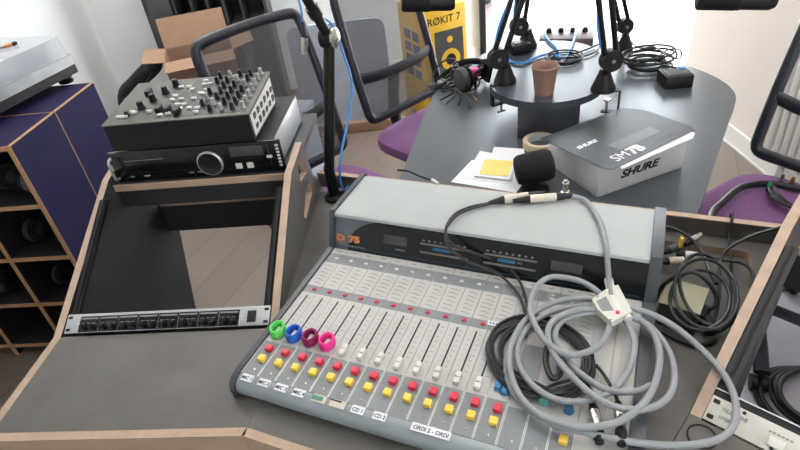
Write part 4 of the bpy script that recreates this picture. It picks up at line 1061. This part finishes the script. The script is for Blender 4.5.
# ------------------------------------------------------------------ desk between console and right wing
tf = thing('transformer_box', 'khaki metal power box on the desk right of the console', 'power supply', at(674, 330, DESK+.0005), AZM+R(4))
q = [MD @ Vector((.662, .462, 0)), MD @ Vector((.731, .447, 0)), MD @ Vector((.757, .515, 0)), MD @ Vector((.688, .540, 0))]
tf.location = (q[0].x, q[0].y, DESK+.0005); tf.rotation_euler = (0, 0, math.atan2(q[1].y-q[0].y, q[1].x-q[0].x))
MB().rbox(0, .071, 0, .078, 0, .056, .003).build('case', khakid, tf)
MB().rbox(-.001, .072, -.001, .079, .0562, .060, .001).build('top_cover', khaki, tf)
MB().rbox(.071, .078, .02, .05, .012, .040, .002).build('mains_socket', blk, tf)
rc = thing('black_cable_coil', 'loops of thick black mains cable over the khaki power box', 'cable coil', (0, 0, 0))
def loop(cx_, cy_, rx, ry, rot, z, ph=0, n=12, full=1.0):
    out = []
    for i in range(int(n*full)+1):
        a = ph+2*PI*i/n; x = math.cos(a)*rx; y = math.sin(a)*ry
        out.append(at(cx_+x*math.cos(rot)-y*math.sin(rot), cy_+x*math.sin(rot)+y*math.cos(rot), z+.004*math.sin(a*2)))
    return out
MB().tube(loop(708, 290, 26, 38, R(-25), .822, 0)+loop(706, 294, 31, 36, R(-25), .826, .2)+[at(734, 318, .79), at(722, 330, .765), at(712, 332, .765)], .0036, 8, 0, sub=4).build('loop', rub, rc)
MB().tube(loop(700, 300, 30, 30, R(0), .819, 2.0), .0036, 8, 0, sub=4).build('loop', rub, rc)
MB().tube([at(655, 300, .77), at(662, 287, .80), at(675, 277, .825), at(692, 272, .826), at(706, 280, .822), at(716, 295, .80), at(715, 306, .785), at(704, 310, .775)], .0042, 8, 0).build('lead', rub, rc)
MB().tube([at(650, 318, .765), at(660, 330, .757), at(680, 340, .757), at(700, 345, .757), at(716, 340, .757)], .0042, 8, 0).build('lead', rub, rc)
pl_ = MB().cyl(at(712, 332, .765), at(706, 318, .77), .013, .010).cyl(at(700, 320, .768), at(706, 308, .775), .010).build('mains_plug', blk, rc)
cable('black_cable', 'black cable curving from the console end to the loops at the right', trail([(662, 226, .80), (675, 229, .80), (690, 238, .79), (702, 252, .785), (709, 270, .80), (716, 284, .81)]), .0036, rub)
cable('black_cable', 'black cable hanging over the upstand down into the desk recess', [MD @ Vector((.80, .825, .72)), MD @ Vector((.80, .81, .80)), MD @ Vector((.80, .79, .805)), at(729, 240, .765), at(731.5, 262, .745), at(731, 288, .757), at(727, 312, .757), at(716, 330, .760)], .0032, rub)
cable('black_cable', 'black cable coming over the upstand from the plum chair into the loops', trail([(800, 222, .83), (775, 229, .82), (752, 236, .80), (732, 246, .785), (722, 256, .775), (719, 275, .77), (719, 296, .77), (715, 316, .764), (709, 330, .760)]), .0036, rub)
cable('black_cable', 'black cable lying round the right rim of the desk recess', trail([(704, 257, .77), (722, 260, .762), (742, 263, .762), (752, 272, .76), (754, 288, .757)]), .0034, rub)
def loose_xlr(label, a, b, shell, z):
    t = thing('audio_connector', label, 'connector', at(*a, z))
    L0 = Vector(t.location); P, Q = at(*a, z)-L0, at(*b, z)-L0
    xlr(t, P, Q, shell); return t
loose_xlr('cream barrel XLR connector on the desk right of the console', (658, 262), (684, 260), cream, .762)
x2 = loose_xlr('dark XLR connector with yellow tag right of the console end', (660, 253), (682, 246), capm, .776)
L0 = Vector(x2.location)
MB().rbox(-.003, .003, -.004, .004, 0, .026, .001, 0, Matrix.Translation(at(680, 247, .781)-L0)).build('yellow_tag', yelb, x2)
loose_xlr('nickel XLR connector lying behind the yellow tagged one', (685, 245), (700, 235), nickel, .771)
loose_xlr('white and cream XLR connector in the desk recess', (676, 254), (698, 256), white, .766)
zt_ = MB(); c0 = at(702, 437, DESK+.001)
zt_.tube([c0+Vector((math.cos(a)*.022, math.sin(a)*.022, .002)) for a in [2*PI*i/12 for i in range(11)]], .0013, 6, 0, sub=4)
tag(zt_.build('cable_tie', blk, origin=True), 'thin black cable tie ring on the right desk wing before the telephone unit', 'cable tie')

fglare = MB().rbox(.74, 1.62, .55, 1.50, .0004, .004, .0015).build('floor_glare_sheet', mat('floor_glare_tone', (176, 174, 182), .5, var=.04), origin=True)  # pale sheet added to paint the bright window reflection on the floor
tag(fglare, 'pale grey sheet painting window glare on the floor under the right chair, seen through the right rack bay', 'painted glare')
# black cable coil on the floor seen through the right bay
fc = thing('black_cable_coil', 'coil of black cable on the floor seen through the right rack bay', 'cable coil', (0, 0, 0))
b = MB()
for q in range(5):
    c0 = Vector((1.17+.01*q, 1.03-.008*q, .016+.014*q)); b.tube([c0+Vector((math.cos(a)*(.13+.008*math.sin(q*2)), math.sin(a)*(.13-.006*q), .003*math.sin(3*a))) for a in [2*PI*i/14 for i in range(14)]], .008, 8, 0, True, 4)
b.build('coil', rub, fc)
# things on the right chair seat
cable('thick_black_cable', 'thick black cable arching across the plum seat of the right chair', [MD @ Vector((.775, .84, .70)), at(712, 214, .58), at(722, 203, .55), at(738, 189, .52), at(755, 184.5, .50), at(775, 184, .495), at(800, 189, .495), at(815, 194, .495)], .011, rub, n=10)
b = MB()
for q in range(8):
    x0, y0 = 768+random.uniform(0, 10), 186+random.uniform(-2, 6)
    b.tube([at(x0, y0, .50), at(x0+4, y0+8, .51), at(786+q*2, 205+q, .50), at(800, 212+q, .495)], .0035, 7)
tag(b.build('cable_bundle', rub, origin=True), 'bundle of thin black leads with small plugs on the right plum seat', 'cables')
for (x, y, m_, lb) in ((781, 179, nickel, 'silver plug standing among leads on the right plum seat'), (791, 182, gold, 'brass plug among leads on the right plum seat'), (768, 187, green, 'green plug at the left of the leads on the right plum seat')):
    c = at(x, y+3, .4835); t = thing('plug', lb, 'plug', c)
    MB().lathe([(.007, 0), (.008, .01), (.006, .022), (.005, .030)], 14).build('shell', m_, t); MB().lathe([(.008, -.001), (.009, .004)], 14).build('collar', blk, t)

# ------------------------------------------------------------------ light
w = bpy.data.worlds.new('sky'); S.world = w; w.use_nodes = True
bg = w.node_tree.nodes['Background']; bg.inputs[0].default_value = (.86, .93, 1.0, 1); bg.inputs[1].default_value = 10.0
def area(name, loc, rot, sx, sy, power, col):
    l = bpy.data.lights.new(name, 'AREA'); l.shape = 'RECTANGLE'; l.size = sx; l.size_y = sy; l.energy = power; l.color = col
    o = bpy.data.objects.new(name, l); COL.objects.link(o); o.location = loc; o.rotation_euler = rot; return o
area('overhead_fill', (-.9, 3.0, 2.68), (0, 0, 0), 1.2, 1.2, 36, (1, .97, .94))  # added fill lamp that lifts the walls at the back left
area('overhead_fill', (.75, .9, 2.68), (0, 0, 0), 1.8, 1.8, 22, (1, .97, .94))  # added soft fill lamp above the desk and console
S.view_settings.view_transform = 'Standard'; S.view_settings.look = 'None'; S.view_settings.gamma = 1; S.view_settings.use_curve_mapping = False
S.view_settings.exposure = 0.34
S.cycles.use_denoising = True
S.cycles.max_bounces = 8; S.cycles.transparent_max_bounces = 12
